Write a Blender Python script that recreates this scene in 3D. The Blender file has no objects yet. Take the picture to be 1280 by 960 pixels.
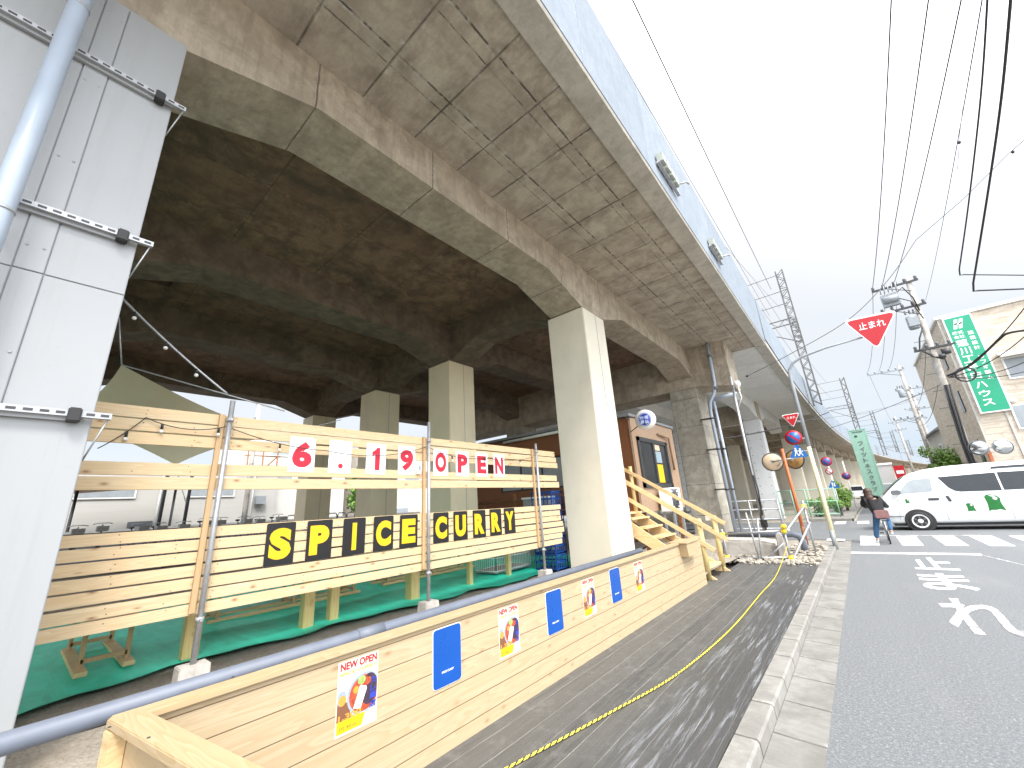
import bpy, bmesh, math, random
from mathutils import Vector, Matrix
random.seed(7)
R = math.radians
S = bpy.context.scene
COL = S.collection

# ------------------------------------------------------------------ camera
FPX = 498.5
CAM_ROWS = ((0.76204043, 0.64483028, -0.05906179),
            (-0.23359908, 0.18869457, -0.95384791),
            (-0.60392537, 0.74066745, 0.29442465))
CAM_Z = 1.75
cd = bpy.data.cameras.new('camera')
cd.sensor_width = 36.0
cd.lens = FPX / 1280 * 36.0
cd.clip_start = 0.05
cd.clip_end = 3000
cam = bpy.data.objects.new('camera', cd)
COL.objects.link(cam)
rx, ry, rz = [Vector(r) for r in CAM_ROWS]
mw = Matrix.Identity(4)
for i in range(3):
    mw[i][0] = rx[i]; mw[i][1] = -ry[i]; mw[i][2] = -rz[i]
mw[2][3] = CAM_Z
cam.matrix_world = mw
S.camera = cam


def at(px, py, X=None, Y=None, Z=None):
    """world point seen at a photo pixel, on the plane X=, Y= or Z="""
    v = (px - 640, py - 480, FPX)
    d = [sum(CAM_ROWS[r][k] * v[r] for r in range(3)) for k in range(3)]
    if X is not None: t = X / d[0]
    elif Y is not None: t = Y / d[1]
    else: t = (Z - CAM_Z) / d[2]
    return Vector((d[0] * t, d[1] * t, CAM_Z + d[2] * t))


# ------------------------------------------------------------------ sky, sun, exposure
SUN_EL, SUN_AZ = 54, 118      # azimuth clockwise from +Y (behind right of the camera)
w = bpy.data.worlds.new('World')
S.world = w
w.use_nodes = True
nt = w.node_tree
for n in list(nt.nodes): nt.nodes.remove(n)
wo = nt.nodes.new('ShaderNodeOutputWorld')
bg = nt.nodes.new('ShaderNodeBackground'); bg.inputs['Strength'].default_value = 0.1
sky = nt.nodes.new('ShaderNodeTexSky'); sky.sky_type = 'NISHITA'; sky.sun_disc = False
sky.sun_elevation = R(SUN_EL); sky.sun_rotation = R(SUN_AZ); sky.dust_density = 2.0
tc = nt.nodes.new('ShaderNodeTexCoord')
mp = nt.nodes.new('ShaderNodeMapping'); mp.inputs['Scale'].default_value = (1.0, 1.0, 2.6)
nz = nt.nodes.new('ShaderNodeTexNoise'); nz.inputs['Scale'].default_value = 2.1
nz.inputs['Detail'].default_value = 5; nz.inputs['Roughness'].default_value = 0.55
cr = nt.nodes.new('ShaderNodeValToRGB')
cr.color_ramp.elements[0].position = 0.34; cr.color_ramp.elements[0].color = (2.5, 3.0, 3.6, 1)
cr.color_ramp.elements[1].position = 0.62; cr.color_ramp.elements[1].color = (3.4, 3.47, 3.55, 1)
sep = nt.nodes.new('ShaderNodeSeparateXYZ')
el = nt.nodes.new('ShaderNodeMapRange'); el.inputs['From Min'].default_value = 0.0; el.inputs['From Max'].default_value = 0.38
mixw = nt.nodes.new('ShaderNodeMix'); mixw.data_type = 'RGBA'
mixw.inputs['B'].default_value = (3.6, 3.64, 3.68, 1)
mixs = nt.nodes.new('ShaderNodeMix'); mixs.data_type = 'RGBA'; mixs.inputs['Factor'].default_value = 0.88
# brighter cloud towards the hidden sun (behind the photographer)
dot = nt.nodes.new('ShaderNodeVectorMath'); dot.operation = 'DOT_PRODUCT'
dot.inputs[1].default_value = (math.sin(R(SUN_AZ)) * math.cos(R(60)), math.cos(R(SUN_AZ)) * math.cos(R(60)), math.sin(R(60)))
glow = nt.nodes.new('ShaderNodeMapRange'); glow.inputs['From Min'].default_value = 0.0; glow.inputs['From Max'].default_value = 1.0
glow.interpolation_type = 'SMOOTHERSTEP'; glow.inputs['To Min'].default_value = 1.0; glow.inputs['To Max'].default_value = 4.5
mul = nt.nodes.new('ShaderNodeVectorMath'); mul.operation = 'SCALE'
L = nt.links.new
L(tc.outputs['Generated'], mp.inputs['Vector']); L(mp.outputs[0], nz.inputs['Vector']); L(nz.outputs['Fac'], cr.inputs[0])
L(tc.outputs['Generated'], sep.inputs[0]); L(sep.outputs['Z'], el.inputs['Value'])
L(el.outputs[0], mixw.inputs['Factor']); L(cr.outputs[0], mixw.inputs['A'])
L(sky.outputs[0], mixs.inputs['A']); L(mixw.outputs['Result'], mixs.inputs['B'])
L(tc.outputs['Generated'], dot.inputs[0]); L(dot.outputs['Value'], glow.inputs['Value'])
L(mixs.outputs['Result'], mul.inputs[0]); L(glow.outputs[0], mul.inputs['Scale'])
L(mul.outputs[0], bg.inputs['Color']); L(bg.outputs[0], wo.inputs[0])

sd = bpy.data.lights.new('sun', 'SUN'); sd.energy = 1.5; sd.angle = R(14); sd.color = (1.0, 0.965, 0.91)
so = bpy.data.objects.new('sun', sd); COL.objects.link(so)
dv = Vector((math.sin(R(SUN_AZ)) * math.cos(R(SUN_EL)), math.cos(R(SUN_AZ)) * math.cos(R(SUN_EL)), math.sin(R(SUN_EL))))
so.rotation_euler = dv.to_track_quat('Z', 'Y').to_euler()
so.location = (0, 0, 40)

S.view_settings.view_transform = 'Standard'
S.view_settings.look = 'None'
S.view_settings.exposure = 1.4
S.view_settings.gamma = 1.0
S.view_settings.use_curve_mapping = False
S.render.engine = 'CYCLES'
S.cycles.max_bounces = 8
S.cycles.diffuse_bounces = 6
S.cycles.use_denoising = True


# ------------------------------------------------------------------ materials
class NB:
    """small node-graph builder"""
    def __init__(s, name):
        s.m = bpy.data.materials.new(name); s.m.use_nodes = True
        s.t = s.m.node_tree
        s.b = s.t.nodes['Principled BSDF']
        s.o = s.n('ShaderNodeTexCoord').outputs['Object']
    def n(s, typ, **kw):
        x = s.t.nodes.new(typ)
        for k, v in kw.items(): setattr(x, k, v)
        return x
    def put(s, sock, v):
        if isinstance(v, bpy.types.NodeSocket): s.t.links.new(v, sock)
        elif isinstance(v, (tuple, list)) and len(v) == 3 and sock.type == 'RGBA': sock.default_value = (*v, 1)
        else: sock.default_value = v
    def map(s, v, scale=(1, 1, 1), rot=(0, 0, 0), loc=(0, 0, 0)):
        x = s.n('ShaderNodeMapping'); s.put(x.inputs[0], v)
        x.inputs['Scale'].default_value = scale; x.inputs['Rotation'].default_value = rot; x.inputs['Location'].default_value = loc
        return x.outputs[0]
    def noise(s, v, scale, detail=4, rough=0.55, dist=0.0):
        x = s.n('ShaderNodeTexNoise'); s.put(x.inputs['Vector'], v)
        x.inputs['Scale'].default_value = scale; x.inputs['Detail'].default_value = detail
        x.inputs['Roughness'].default_value = rough; x.inputs['Distortion'].default_value = dist
        return x.outputs['Fac']
    def ramp(s, v, *stops):
        x = s.n('ShaderNodeValToRGB'); s.put(x.inputs[0], v)
        e = x.color_ramp.elements
        while len(e) < len(stops): e.new(0.5)
        for q, (p, c) in zip(e, stops):
            q.position = p; q.color = (c, c, c, 1) if isinstance(c, (int, float)) else (*c, 1)
        return x.outputs[0]
    def mix(s, f, a, b, mode='MIX'):
        x = s.n('ShaderNodeMix', data_type='RGBA', blend_type=mode)
        s.put(x.inputs['Factor'], f); s.put(x.inputs['A'], a); s.put(x.inputs['B'], b)
        return x.outputs['Result']
    def math(s, op, a, b=0.0, c=0.0):
        x = s.n('ShaderNodeMath', operation=op); s.put(x.inputs[0], a); s.put(x.inputs[1], b); s.put(x.inputs[2], c)
        return x.outputs[0]
    def sep(s, v):
        x = s.n('ShaderNodeSeparateXYZ'); s.put(x.inputs[0], v); return x.outputs
    def comb(s, a, b, c):
        x = s.n('ShaderNodeCombineXYZ')
        for i, q in enumerate((a, b, c)): s.put(x.inputs[i], q)
        return x.outputs[0]
    def white(s, v):
        x = s.n('ShaderNodeTexWhiteNoise', noise_dimensions='3D'); s.put(x.inputs['Vector'], v); return x.outputs['Value']
    def bump(s, h, strength=0.3, dist=0.01):
        x = s.n('ShaderNodeBump'); s.put(x.inputs['Height'], h)
        x.inputs['Strength'].default_value = strength; x.inputs['Distance'].default_value = dist
        s.t.links.new(x.outputs[0], s.b.inputs['Normal'])
    def set(s, col=None, rough=None, metal=None, **kw):
        if col is not None: s.put(s.b.inputs['Base Color'], col)
        if rough is not None: s.put(s.b.inputs['Roughness'], rough)
        if metal is not None: s.put(s.b.inputs['Metallic'], metal)
        for k, v in kw.items(): s.put(s.b.inputs[k.replace('_', ' ')], v)
        return s.m


M = {}
def simple(name, col, rough=0.5, metal=0.0, var=0.12, scale=6.0, bump=0.0, fine=60, dirt=0.0):
    k = NB(name)
    f = k.noise(k.o, scale, 5, 0.6)
    lo = tuple(c * (1 - var) for c in col); hi = tuple(min(0.92, c * (1 + var)) for c in col)
    c = k.ramp(f, (0.3, lo), (0.7, hi))
    if dirt:
        d = k.ramp(k.noise(k.map(k.o, (1.5, 1.5, 0.5)), scale * 0.8, 6, 0.7), (0.52, 0.0), (0.75, 1.0))
        c = k.mix(k.math('MULTIPLY', d, dirt), c, tuple(x * 0.35 for x in (0.4, 0.36, 0.3)))
    r = k.math('MULTIPLY_ADD', f, 0.25, max(0.02, rough - 0.12))
    k.set(c, r, metal)
    if bump: k.bump(k.noise(k.o, fine, 3), bump, 0.01)
    M[name] = k.m
    return k.m


def concrete(name, base, warm, plane=None, pw=0.93, ph=0.98, off=(0, 0), line=0.6, stain=0.5, streak=0.0, var=0.3, dashed=False):
    """cast concrete; plane 'XY','YZ','XZ' adds formwork joints of pw x ph metres"""
    k = NB(name)
    p = k.sep(k.o)
    big = k.noise(k.o, 0.55, 5, 0.6, 0.6)
    mid = k.noise(k.o, 2.6, 8, 0.68, 0.4)
    fin = k.noise(k.o, 24, 5, 0.7)
    c = k.mix(k.ramp(big, (0.32, 0.0), (0.68, 1.0)), base, warm)
    c = k.mix(k.ramp(mid, (0.42, 0.0), (0.60, 1.0)), c, tuple(x * (1 - var) for x in warm))
    c = k.mix(k.ramp(fin, (0.35, 0.26), (0.7, 0.0)), c, tuple(x * 0.5 for x in base))
    if plane:
        a, b = {'XY': (p[1], p[0]), 'YZ': (p[1], p[2]), 'XZ': (p[0], p[2])}[plane]
        u = k.math('DIVIDE', k.math('ADD', a, off[0] + 100 * pw), pw); v = k.math('DIVIDE', k.math('ADD', b, off[1] + 100 * ph), ph)
        wob = k.noise(k.o, 9, 3)
        def edge(t, size, wd):
            fr = k.math('FRACT', k.math('ADD', t, k.math('MULTIPLY', k.math('SUBTRACT', wob, 0.5), 0.012)))
            d = k.math('MULTIPLY', k.math('MINIMUM', fr, k.math('SUBTRACT', 1.0, fr)), size)
            x = k.n('ShaderNodeMapRange'); k.put(x.inputs['Value'], d)
            x.inputs['From Min'].default_value = wd * 0.35; x.inputs['From Max'].default_value = wd
            x.inputs['To Min'].default_value = 1.0; x.inputs['To Max'].default_value = 0.0
            return x.outputs[0]
        if dashed:
            brk = k.ramp(k.noise(k.o, 1.3, 5, 0.75), (0.36, 0.3), (0.62, 1.0))
            dash = k.ramp(k.noise(k.o, 7.0, 3, 0.6), (0.46, 0.25), (0.54, 1.0))
            ln = k.math('MAXIMUM', k.math('MULTIPLY', edge(u, pw, 0.020), brk), k.math('MULTIPLY', edge(v, ph, 0.020), dash))
            ln = k.math('MAXIMUM', ln, k.math('MULTIPLY', edge(k.math('ADD', v, 0.2), ph, 0.013), k.math('MULTIPLY', dash, brk)))
            # damp stains spreading from the transverse joints
            c = k.mix(k.math('MULTIPLY', edge(u, pw, 0.34), k.ramp(k.noise(k.map(k.o, (1.2, 3, 1)), 1.7, 6, 0.7), (0.45, 0.0), (0.65, 0.45))), c, (0.10, 0.08, 0.06))
        else:
            brk = k.ramp(k.noise(k.o, 3.3, 4, 0.7), (0.3, 0.35), (0.55, 1.0))
            ln = k.math('MULTIPLY', k.math('MAXIMUM', edge(u, pw, 0.014), edge(v, ph, 0.016)), brk)
        tone = k.white(k.comb(k.math('FLOOR', u), k.math('FLOOR', v), 0.0))
        c = k.mix(k.math('MULTIPLY_ADD', tone, 0.34, 0.0), c, tuple(x * 0.62 for x in warm))
        gr = k.noise(k.map(k.o, (1.2, 16, 6)), 1.5, 5, 0.75)
        c = k.mix(k.ramp(gr, (0.42, 0.30), (0.58, 0.0)), c, tuple(x * 0.68 for x in warm))
        # chipped bright lips beside the joint
        c = k.mix(k.math('MULTIPLY', k.math('MAXIMUM', edge(u, pw, 0.07), edge(v, ph, 0.06)), k.ramp(k.noise(k.o, 11, 3), (0.55, 0.0), (0.7, 0.5))), c, tuple(min(0.6, x * 1.5) for x in base))
        c = k.mix(k.math('MULTIPLY', ln, line), c, (0.035, 0.028, 0.022))
        h = k.math('SUBTRACT', k.math('MULTIPLY', mid, 0.4), ln)
    else:
        h = k.math('MULTIPLY', mid, 0.6)
    if stain:
        s1 = k.ramp(k.noise(k.map(k.o, (1, 0.7, 1)), 1.15, 7, 0.72, 1.0), (0.5, 0.0), (0.68, 1.0))
        c = k.mix(k.math('MULTIPLY', s1, stain), c, (0.075, 0.062, 0.045))
    if streak:
        s2 = k.ramp(k.noise(k.map(k.o, (5, 5, 0.35)), 1.6, 5, 0.7), (0.48, 0.0), (0.75, 1.0))
        c = k.mix(k.math('MULTIPLY', s2, streak), c, (0.10, 0.09, 0.075))
    h = k.math('ADD', h, k.math('MULTIPLY', fin, 0.25))
    k.set(c, 0.9)
    k.bump(h, 0.5, 0.02)
    M[name] = k.m


def pine(name, light, dark, axis='Y', plank=0.0, pax=2, poff=0.0, gap=0.0, knots=1.0, seed=0.0):
    """softwood: grain along axis, optional planks of given width along coordinate pax"""
    k = NB(name)
    o = k.map(k.o, loc=(seed, seed * 1.7, seed * 0.6))
    p = k.sep(o)
    if plank:
        t = k.math('DIVIDE', k.math('ADD', k.sep(k.o)[pax], poff + 50 * plank), plank)
        idn = k.math('FLOOR', t)
        rnd = k.white(k.comb(idn, 3.0, seed))
        o = k.comb(k.math('MULTIPLY_ADD', rnd, 37.0, p[0]), k.math('MULTIPLY_ADD', rnd, 53.0, p[1]), k.math('MULTIPLY_ADD', rnd, 19.0, p[2]))
    st = {'X': (0.55, 7, 7), 'Y': (7, 0.55, 7), 'Z': (7, 7, 0.55)}[axis]
    g = k.map(o, st)
    d = k.noise(g, 0.5, 3, 0.5)
    wv = k.n('ShaderNodeTexNoise'); k.put(wv.inputs['Vector'], g); wv.inputs['Scale'].default_value = 1.3
    wv.inputs['Detail'].default_value = 2.0; wv.inputs['Distortion'].default_value = 0.5
    ring = k.math('FRACT', k.math('MULTIPLY', wv.outputs['Fac'], 11.0))
    ringc = k.ramp(ring, (0.0, 0.0), (0.72, 0.75), (0.9, 1.0), (1.0, 0.05))
    fib = k.noise(k.map(o, tuple(x * (6 if x > 1 else 1.6) for x in st)), 2.0, 4, 0.7)
    c = k.mix(k.math('MULTIPLY', ringc, 0.62), light, dark)
    c = k.mix(k.ramp(fib, (0.35, 0.25), (0.65, 0.0)), c, dark)
    c = k.mix(k.ramp(d, (0.35, 0.0), (0.7, 0.3)), c, tuple(x * y for x, y in zip(light, (1.05, 0.86, 0.66))))
    if plank:
        c = k.mix(k.math('MULTIPLY', rnd, 0.35), c, tuple(x * y for x, y in zip(light, (1.0, 0.83, 0.63))))
    if knots:
        q = k.sep(o)
        a_, b_ = {'X': (q[0], q[2]), 'Y': (q[1], q[2]), 'Z': (q[2], q[1])}[axis]
        v = k.n('ShaderNodeTexVoronoi', voronoi_dimensions='2D'); k.put(v.inputs['Vector'], k.comb(k.math('MULTIPLY', a_, 2.3), k.math('MULTIPLY', b_, 4.6), 0.0)); v.inputs['Scale'].default_value = 1.0
        kk = k.ramp(v.outputs['Distance'], (0.022, 1.0), (0.05, 0.5), (0.11, 0.0))
        kk = k.math('MULTIPLY', kk, k.ramp(v.outputs['Color'], (0.42, 0.0), (0.5, 1.0)))
        c = k.mix(k.math('MULTIPLY', kk, 0.8 * knots), c, (0.22, 0.09, 0.03))
    h = k.math('MULTIPLY', fib, 0.35)
    if plank and gap:
        fr = k.math('FRACT', t)
        e = k.math('MULTIPLY', k.math('MINIMUM', fr, k.math('SUBTRACT', 1.0, fr)), plank)
        x = k.n('ShaderNodeMapRange'); k.put(x.inputs['Value'], e)
        x.inputs['From Min'].default_value = gap * 0.4; x.inputs['From Max'].default_value = gap
        x.inputs['To Min'].default_value = 1.0; x.inputs['To Max'].default_value = 0.0
        c = k.mix(k.math('MULTIPLY', x.outputs[0], 0.85), c, (0.10, 0.055, 0.02))
        h = k.math('SUBTRACT', h, k.math('MULTIPLY', x.outputs[0], 2.0))
    k.set(c, 0.55)
    k.bump(h, 0.35, 0.004)
    M[name] = k.m
    return k.m


# concrete
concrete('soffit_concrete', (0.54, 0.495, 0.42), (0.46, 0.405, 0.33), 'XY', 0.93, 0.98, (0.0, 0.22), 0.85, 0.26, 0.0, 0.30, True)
concrete('shaded_soffit_concrete', (0.36, 0.235, 0.155), (0.24, 0.15, 0.10), 'XY', 1.8, 1.45, (0.3, 0.4), 0.6, 0.85, 0.0, 0.35, True)  # stained soffit concrete, with the shade of the inner bays painted into its colour
concrete('shaded_beam_concrete', (0.225, 0.175, 0.125), (0.16, 0.12, 0.085), None, stain=0.45, streak=0.4)  # darker copy of the beam concrete, shade of the inner rows put into the colour
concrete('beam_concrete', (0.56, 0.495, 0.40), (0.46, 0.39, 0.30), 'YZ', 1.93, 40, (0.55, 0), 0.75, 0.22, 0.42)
concrete('pier_concrete', (0.52, 0.49, 0.42), (0.42, 0.39, 0.32), 'XZ', 40, 1.15, (0, 0.15), 0.7, 0.18, 0.3)
concrete('parapet_concrete', (0.29, 0.335, 0.385), (0.25, 0.295, 0.35), 'YZ', 2.45, 40, (0, 0), 0.25, 0.05, 0.16, 0.1)
concrete('fascia_concrete', (0.50, 0.48, 0.435), (0.45, 0.43, 0.385), None, stain=0.1, streak=0.25, var=0.15)
concrete('grey_painted_concrete', (0.80, 0.80, 0.77), (0.74, 0.74, 0.71), 'XY', 2.6, 9, (0, 0), 0.4, 0.06, 0.1, 0.08)
concrete('block_concrete', (0.55, 0.52, 0.48), (0.47, 0.44, 0.40), None, stain=0.15, streak=0.2)
concrete('kerb_concrete', (0.33, 0.32, 0.295), (0.28, 0.27, 0.245), 'XY', 0.6, 30, (0, 0), 0.8, 0.12)
concrete('gutter_concrete', (0.29, 0.286, 0.265), (0.245, 0.238, 0.215), 'XY', 0.6, 30, (0.22, 0), 0.7, 0.10)
# paint, metal, plastic
simple('column_paint', (0.68, 0.64, 0.53), 0.55, var=0.05, scale=1.2, bump=0.05, dirt=0.10)
k = NB('white_panel')
f = k.noise(k.o, 1.2, 4); st = k.ramp(k.noise(k.map(k.o, (7, 7, 0.35)), 1.5, 6, 0.7), (0.50, 0.0), (0.74, 1.0)); sp = k.ramp(k.noise(k.o, 9, 6, 0.8), (0.60, 0.0), (0.72, 1.0))
c = k.mix(f, (0.305, 0.318, 0.328), (0.325, 0.335, 0.343))
c = k.mix(k.math('MULTIPLY', st, 0.22), c, (0.22, 0.215, 0.20)); c = k.mix(k.math('MULTIPLY', sp, 0.16), c, (0.20, 0.19, 0.17))
k.set(c, k.math('MULTIPLY_ADD', sp, 0.3, 0.38)); k.bump(k.noise(k.o, 2.2, 2), 0.12, 0.03)
M['white_panel'] = k.m
simple('clad_white', (0.66, 0.67, 0.67), 0.5, var=.04, dirt=.15)
simple('inner_column_paint', (0.74, 0.66, 0.47), 0.55, var=0.05, scale=1.2, bump=0.05, dirt=0.12)
simple('galvanised_steel', (0.40, 0.41, 0.425), 0.48, 0.55, var=0.15, scale=14, dirt=0.15)
simple('dark_steel', (0.06, 0.062, 0.065), 0.5, 0.5)
simple('black_rubber', (0.02, 0.02, 0.021), 0.6)
simple('black_cable', (0.018, 0.018, 0.02), 0.55)
simple('grey_cable', (0.16, 0.165, 0.175), 0.55)
simple('grey_pvc', (0.13, 0.148, 0.185), 0.5, var=0.10, scale=9, bump=0.03, dirt=0.2)
simple('pale_pvc', (0.36, 0.42, 0.50), 0.35, var=0.06, scale=3, dirt=0.08)
simple('grey_paint', (0.27, 0.295, 0.32), 0.4, var=0.08, dirt=0.15)
simple('cream_paint', (0.66, 0.62, 0.40), 0.5, var=0.08, dirt=0.1)
simple('orange_paint', (0.50, 0.14, 0.045), 0.45, var=0.1, dirt=0.2)
simple('yellow_plastic', (0.85, 0.62, 0.04), 0.45)
simple('white_paint', (0.82, 0.82, 0.81), 0.35, var=0.03)
simple('white_plastic', (0.78, 0.78, 0.76), 0.45, var=0.05)
simple('paper_white', (0.82, 0.82, 0.84), 0.45, var=0.02)
simple('black_sheet', (0.006, 0.006, 0.007), 0.5, var=0.1)
simple('letter_red', (0.50, 0.008, 0.03), 0.5, var=0.05)
simple('letter_yellow', (0.72, 0.45, 0.006), 0.45, var=0.04)
simple('sign_red', (0.42, 0.006, 0.014), 0.35, var=0.04)
simple('sign_blue', (0.012, 0.12, 0.40), 0.35, var=0.05)
simple('board_blue', (0.004, 0.07, 0.33), 0.3, var=0.04)
simple('ink_blue', (0.03, 0.05, 0.35), 0.4)
simple('sign_green', (0.012, 0.30, 0.165), 0.4, var=0.05)
simple('mint_paint', (0.30, 0.52, 0.42), 0.5, var=0.08, dirt=0.1)
simple('char_grey', (0.12, 0.13, 0.14), 0.5)
simple('glass_dark', (0.025, 0.03, 0.035), 0.06, var=0.1)
simple('glass_pale', (0.30, 0.33, 0.35), 0.08, var=0.1, scale=3)
simple('mirror_glass', (0.75, 0.77, 0.79), 0.04, 1.0, var=0.03)
simple('tan_back', (0.62, 0.48, 0.33), 0.45, var=0.1, scale=3)
simple('rusty_back', (0.42, 0.26, 0.09), 0.6, var=0.35, scale=8)
simple('green_logo', (0.006, 0.15, 0.025), 0.35)
simple('brick_brown', (0.25, 0.16, 0.10), 0.8)
k = NB('khaki_canvas')
cv = k.ramp(k.noise(k.o, 4, 4), (0.3, (0.84, 0.74, 0.54)), (0.7, (0.88, 0.80, 0.60)))
k.set(cv, 0.85)
tl = k.n('ShaderNodeBsdfTranslucent'); k.put(tl.inputs[0], cv)
ms = k.n('ShaderNodeMixShader'); ms.inputs[0].default_value = 0.65
k.t.links.new(k.b.outputs[0], ms.inputs[1]); k.t.links.new(tl.outputs[0], ms.inputs[2]); k.t.links.new(ms.outputs[0], k.t.nodes['Material Output'].inputs[0])
M['khaki_canvas'] = k.m
simple('crate_blue', (0.008, 0.06, 0.26), 0.45)
simple('rust_steel', (0.23, 0.11, 0.05), 0.7, 0.3, var=0.3, scale=12)
simple('roof_grey', (0.20, 0.21, 0.22), 0.7)
simple('house_beige', (0.55, 0.50, 0.43), 0.8, var=0.06)
simple('house_grey', (0.44, 0.44, 0.43), 0.8, var=0.06)
simple('house_white', (0.50, 0.485, 0.45), 0.8, var=0.04)
simple('rope_yellow', (0.80, 0.66, 0.06), 0.7)
simple('stone', (0.36, 0.33, 0.28), 0.9, var=0.3, scale=5, bump=0.3)
simple('bulb_glass', (0.70, 0.70, 0.68), 0.15)
simple('skin', (0.55, 0.33, 0.24), 0.5, var=0.05)
simple('hair_brown', (0.05, 0.026, 0.015), 0.5, var=0.4, scale=30)
simple('jacket_black', (0.012, 0.012, 0.014), 0.85, var=0.2, scale=10, bump=0.2)
simple('denim', (0.04, 0.11, 0.22), 0.85, var=0.2, scale=12, bump=0.2)
simple('shoe_white', (0.7, 0.7, 0.68), 0.6)
simple('bag_mauve', (0.24, 0.125, 0.12), 0.7)
simple('hose_green', (0.05, 0.30, 0.16), 0.5)
simple('photo_sky', (0.62, 0.50, 0.44), 0.4, var=0.1)
simple('curry_red', (0.40, 0.07, 0.03), 0.4, var=0.5, scale=60)
simple('rice_white', (0.80, 0.76, 0.72), 0.5, var=0.08, scale=80)
simple('bowl_blue', (0.28, 0.36, 0.42), 0.35)
simple('curry_dark', (0.05, 0.03, 0.05), 0.4, var=0.4, scale=60)
simple('tea_orange', (0.70, 0.30, 0.05), 0.4)
simple('poster_clear', (0.78, 0.70, 0.55), 0.3, var=0.05)
simple('table_brown', (0.20, 0.08, 0.04), 0.5)
simple('garnish_green', (0.30, 0.42, 0.12), 0.5, var=0.4, scale=80)
# wood
PL, PD = (0.47, 0.39, 0.265), (0.37, 0.265, 0.145)
pine('pine_planks', PL, PD, 'Y', 0.142, 2, -0.095, 0.004, 0.6)
pine('pine_end_planks', PL, PD, 'X', 0.142, 2, -0.095, 0.004, 0.6, 5)
pine('pine_cap', (0.46, 0.36, 0.225), (0.37, 0.25, 0.12), 'Y', knots=0.3, seed=3)
pine('pine_cap_x', (0.46, 0.36, 0.225), (0.37, 0.25, 0.12), 'X', knots=0.3, seed=4)
pine('pine_slats', (0.62, 0.51, 0.335), (0.47, 0.335, 0.18), 'Y', 0.113, 2, -0.967 + 0.113, 0.0, 1.0, 8)
pine('pine_upright', (0.50, 0.36, 0.20), (0.40, 0.25, 0.12), 'Z', knots=0.6, seed=2)
pine('pine_post', (0.60, 0.50, 0.24), (0.43, 0.33, 0.13), 'Z', knots=0.5, seed=6)
pine('pine_bench', (0.70, 0.55, 0.32), (0.52, 0.34, 0.15), 'Y', knots=0.5, seed=9)
pine('pine_stair', (0.76, 0.58, 0.33), (0.58, 0.37, 0.16), 'X', knots=0.5, seed=11)
pine('cabin_tan', (0.36, 0.265, 0.19), (0.29, 0.20, 0.13), 'Z', 0.2, 1, 0, 0.003, 0.2, 12)
pine('cabin_brown', (0.24, 0.095, 0.04), (0.13, 0.045, 0.02), 'Z', 0.09, 0, 0, 0.006, 0.3, 13)

# ground materials
k = NB('asphalt')
f1 = k.noise(k.o, 95, 3, 0.85); f2 = k.noise(k.o, 0.5, 6, 0.65); f3 = k.noise(k.o, 55, 2, 0.6)
c = k.ramp(f1, (0.30, (0.07, 0.075, 0.079)), (0.5, (0.138, 0.146, 0.152)), (0.72, (0.30, 0.313, 0.322)))
c = k.mix(k.ramp(f3, (0.35, 0.35), (0.6, 0.0)), c, (0.12, 0.125, 0.13))
c = k.mix(k.ramp(f2, (0.35, 0.0), (0.7, 0.35)), c, (0.155, 0.16, 0.165))
c = k.mix(k.ramp(k.noise(k.map(k.o, (1, 0.25, 1)), 1.1, 5), (0.55, 0.0), (0.7, 0.25)), c, (0.24, 0.24, 0.235))
px_ = k.sep(k.o)
tr_ = k.ramp(k.math('PINGPONG', k.math('ADD', px_[0], 0.35), 0.85), (0.0, 0.0), (0.35, 0.0), (0.6, 0.22), (1.0, 0.0))
c = k.mix(k.math('MULTIPLY', tr_, k.ramp(f2, (0.3, 0.3), (0.6, 1.0))), c, (0.115, 0.118, 0.12))
c = k.mix(k.ramp(k.noise(k.o, 38, 4, 0.8), (0.40, 0.55), (0.52, 0.0)), c, (0.085, 0.088, 0.09))
c = k.mix(k.ramp(k.noise(k.o, 41, 4, 0.8), (0.54, 0.0), (0.66, 0.6)), c, (0.36, 0.37, 0.375))
k.set(c, 0.92); k.bump(k.math('ADD', f1, f3), 0.5, 0.006)
M['asphalt'] = k.m

k = NB('road_paint')
f = k.noise(k.o, 42, 5, 0.75); g = k.noise(k.o, 2.2, 5, 0.65)
wear = k.ramp(k.math('ADD', k.math('MULTIPLY', f, 0.5), k.math('MULTIPLY', g, 0.5)), (0.49, 0.0), (0.58, 1.0))
k.set(k.mix(k.math('MULTIPLY', wear, 0.7), (0.80, 0.80, 0.79), (0.25, 0.25, 0.25)), 0.8)
M['road_paint'] = k.m

k = NB('worn_road_paint')
f = k.noise(k.o, 30, 6, 0.8); g = k.noise(k.o, 4.5, 5, 0.65)
wear = k.ramp(k.math('ADD', k.math('MULTIPLY', f, 0.45), k.math('MULTIPLY', g, 0.55)), (0.46, 0.0), (0.53, 1.0))
k.set(k.mix(k.math('MULTIPLY', wear, 0.95), (0.78, 0.78, 0.77), (0.2, 0.2, 0.205)), 0.8)
M['worn_road_paint'] = k.m

k = NB('dirt')
f = k.noise(k.o, 3, 8, 0.7); g = k.noise(k.o, 45, 4, 0.7)
c = k.ramp(f, (0.3, (0.27, 0.235, 0.185)), (0.7, (0.44, 0.40, 0.34)))
c = k.mix(k.ramp(g, (0.35, 0.6), (0.6, 0.0)), c, (0.16, 0.135, 0.10))
k.set(c, 0.95); k.bump(k.math('ADD', f, k.math('MULTIPLY', g, 0.4)), 0.9, 0.04)
M['dirt'] = k.m

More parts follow.
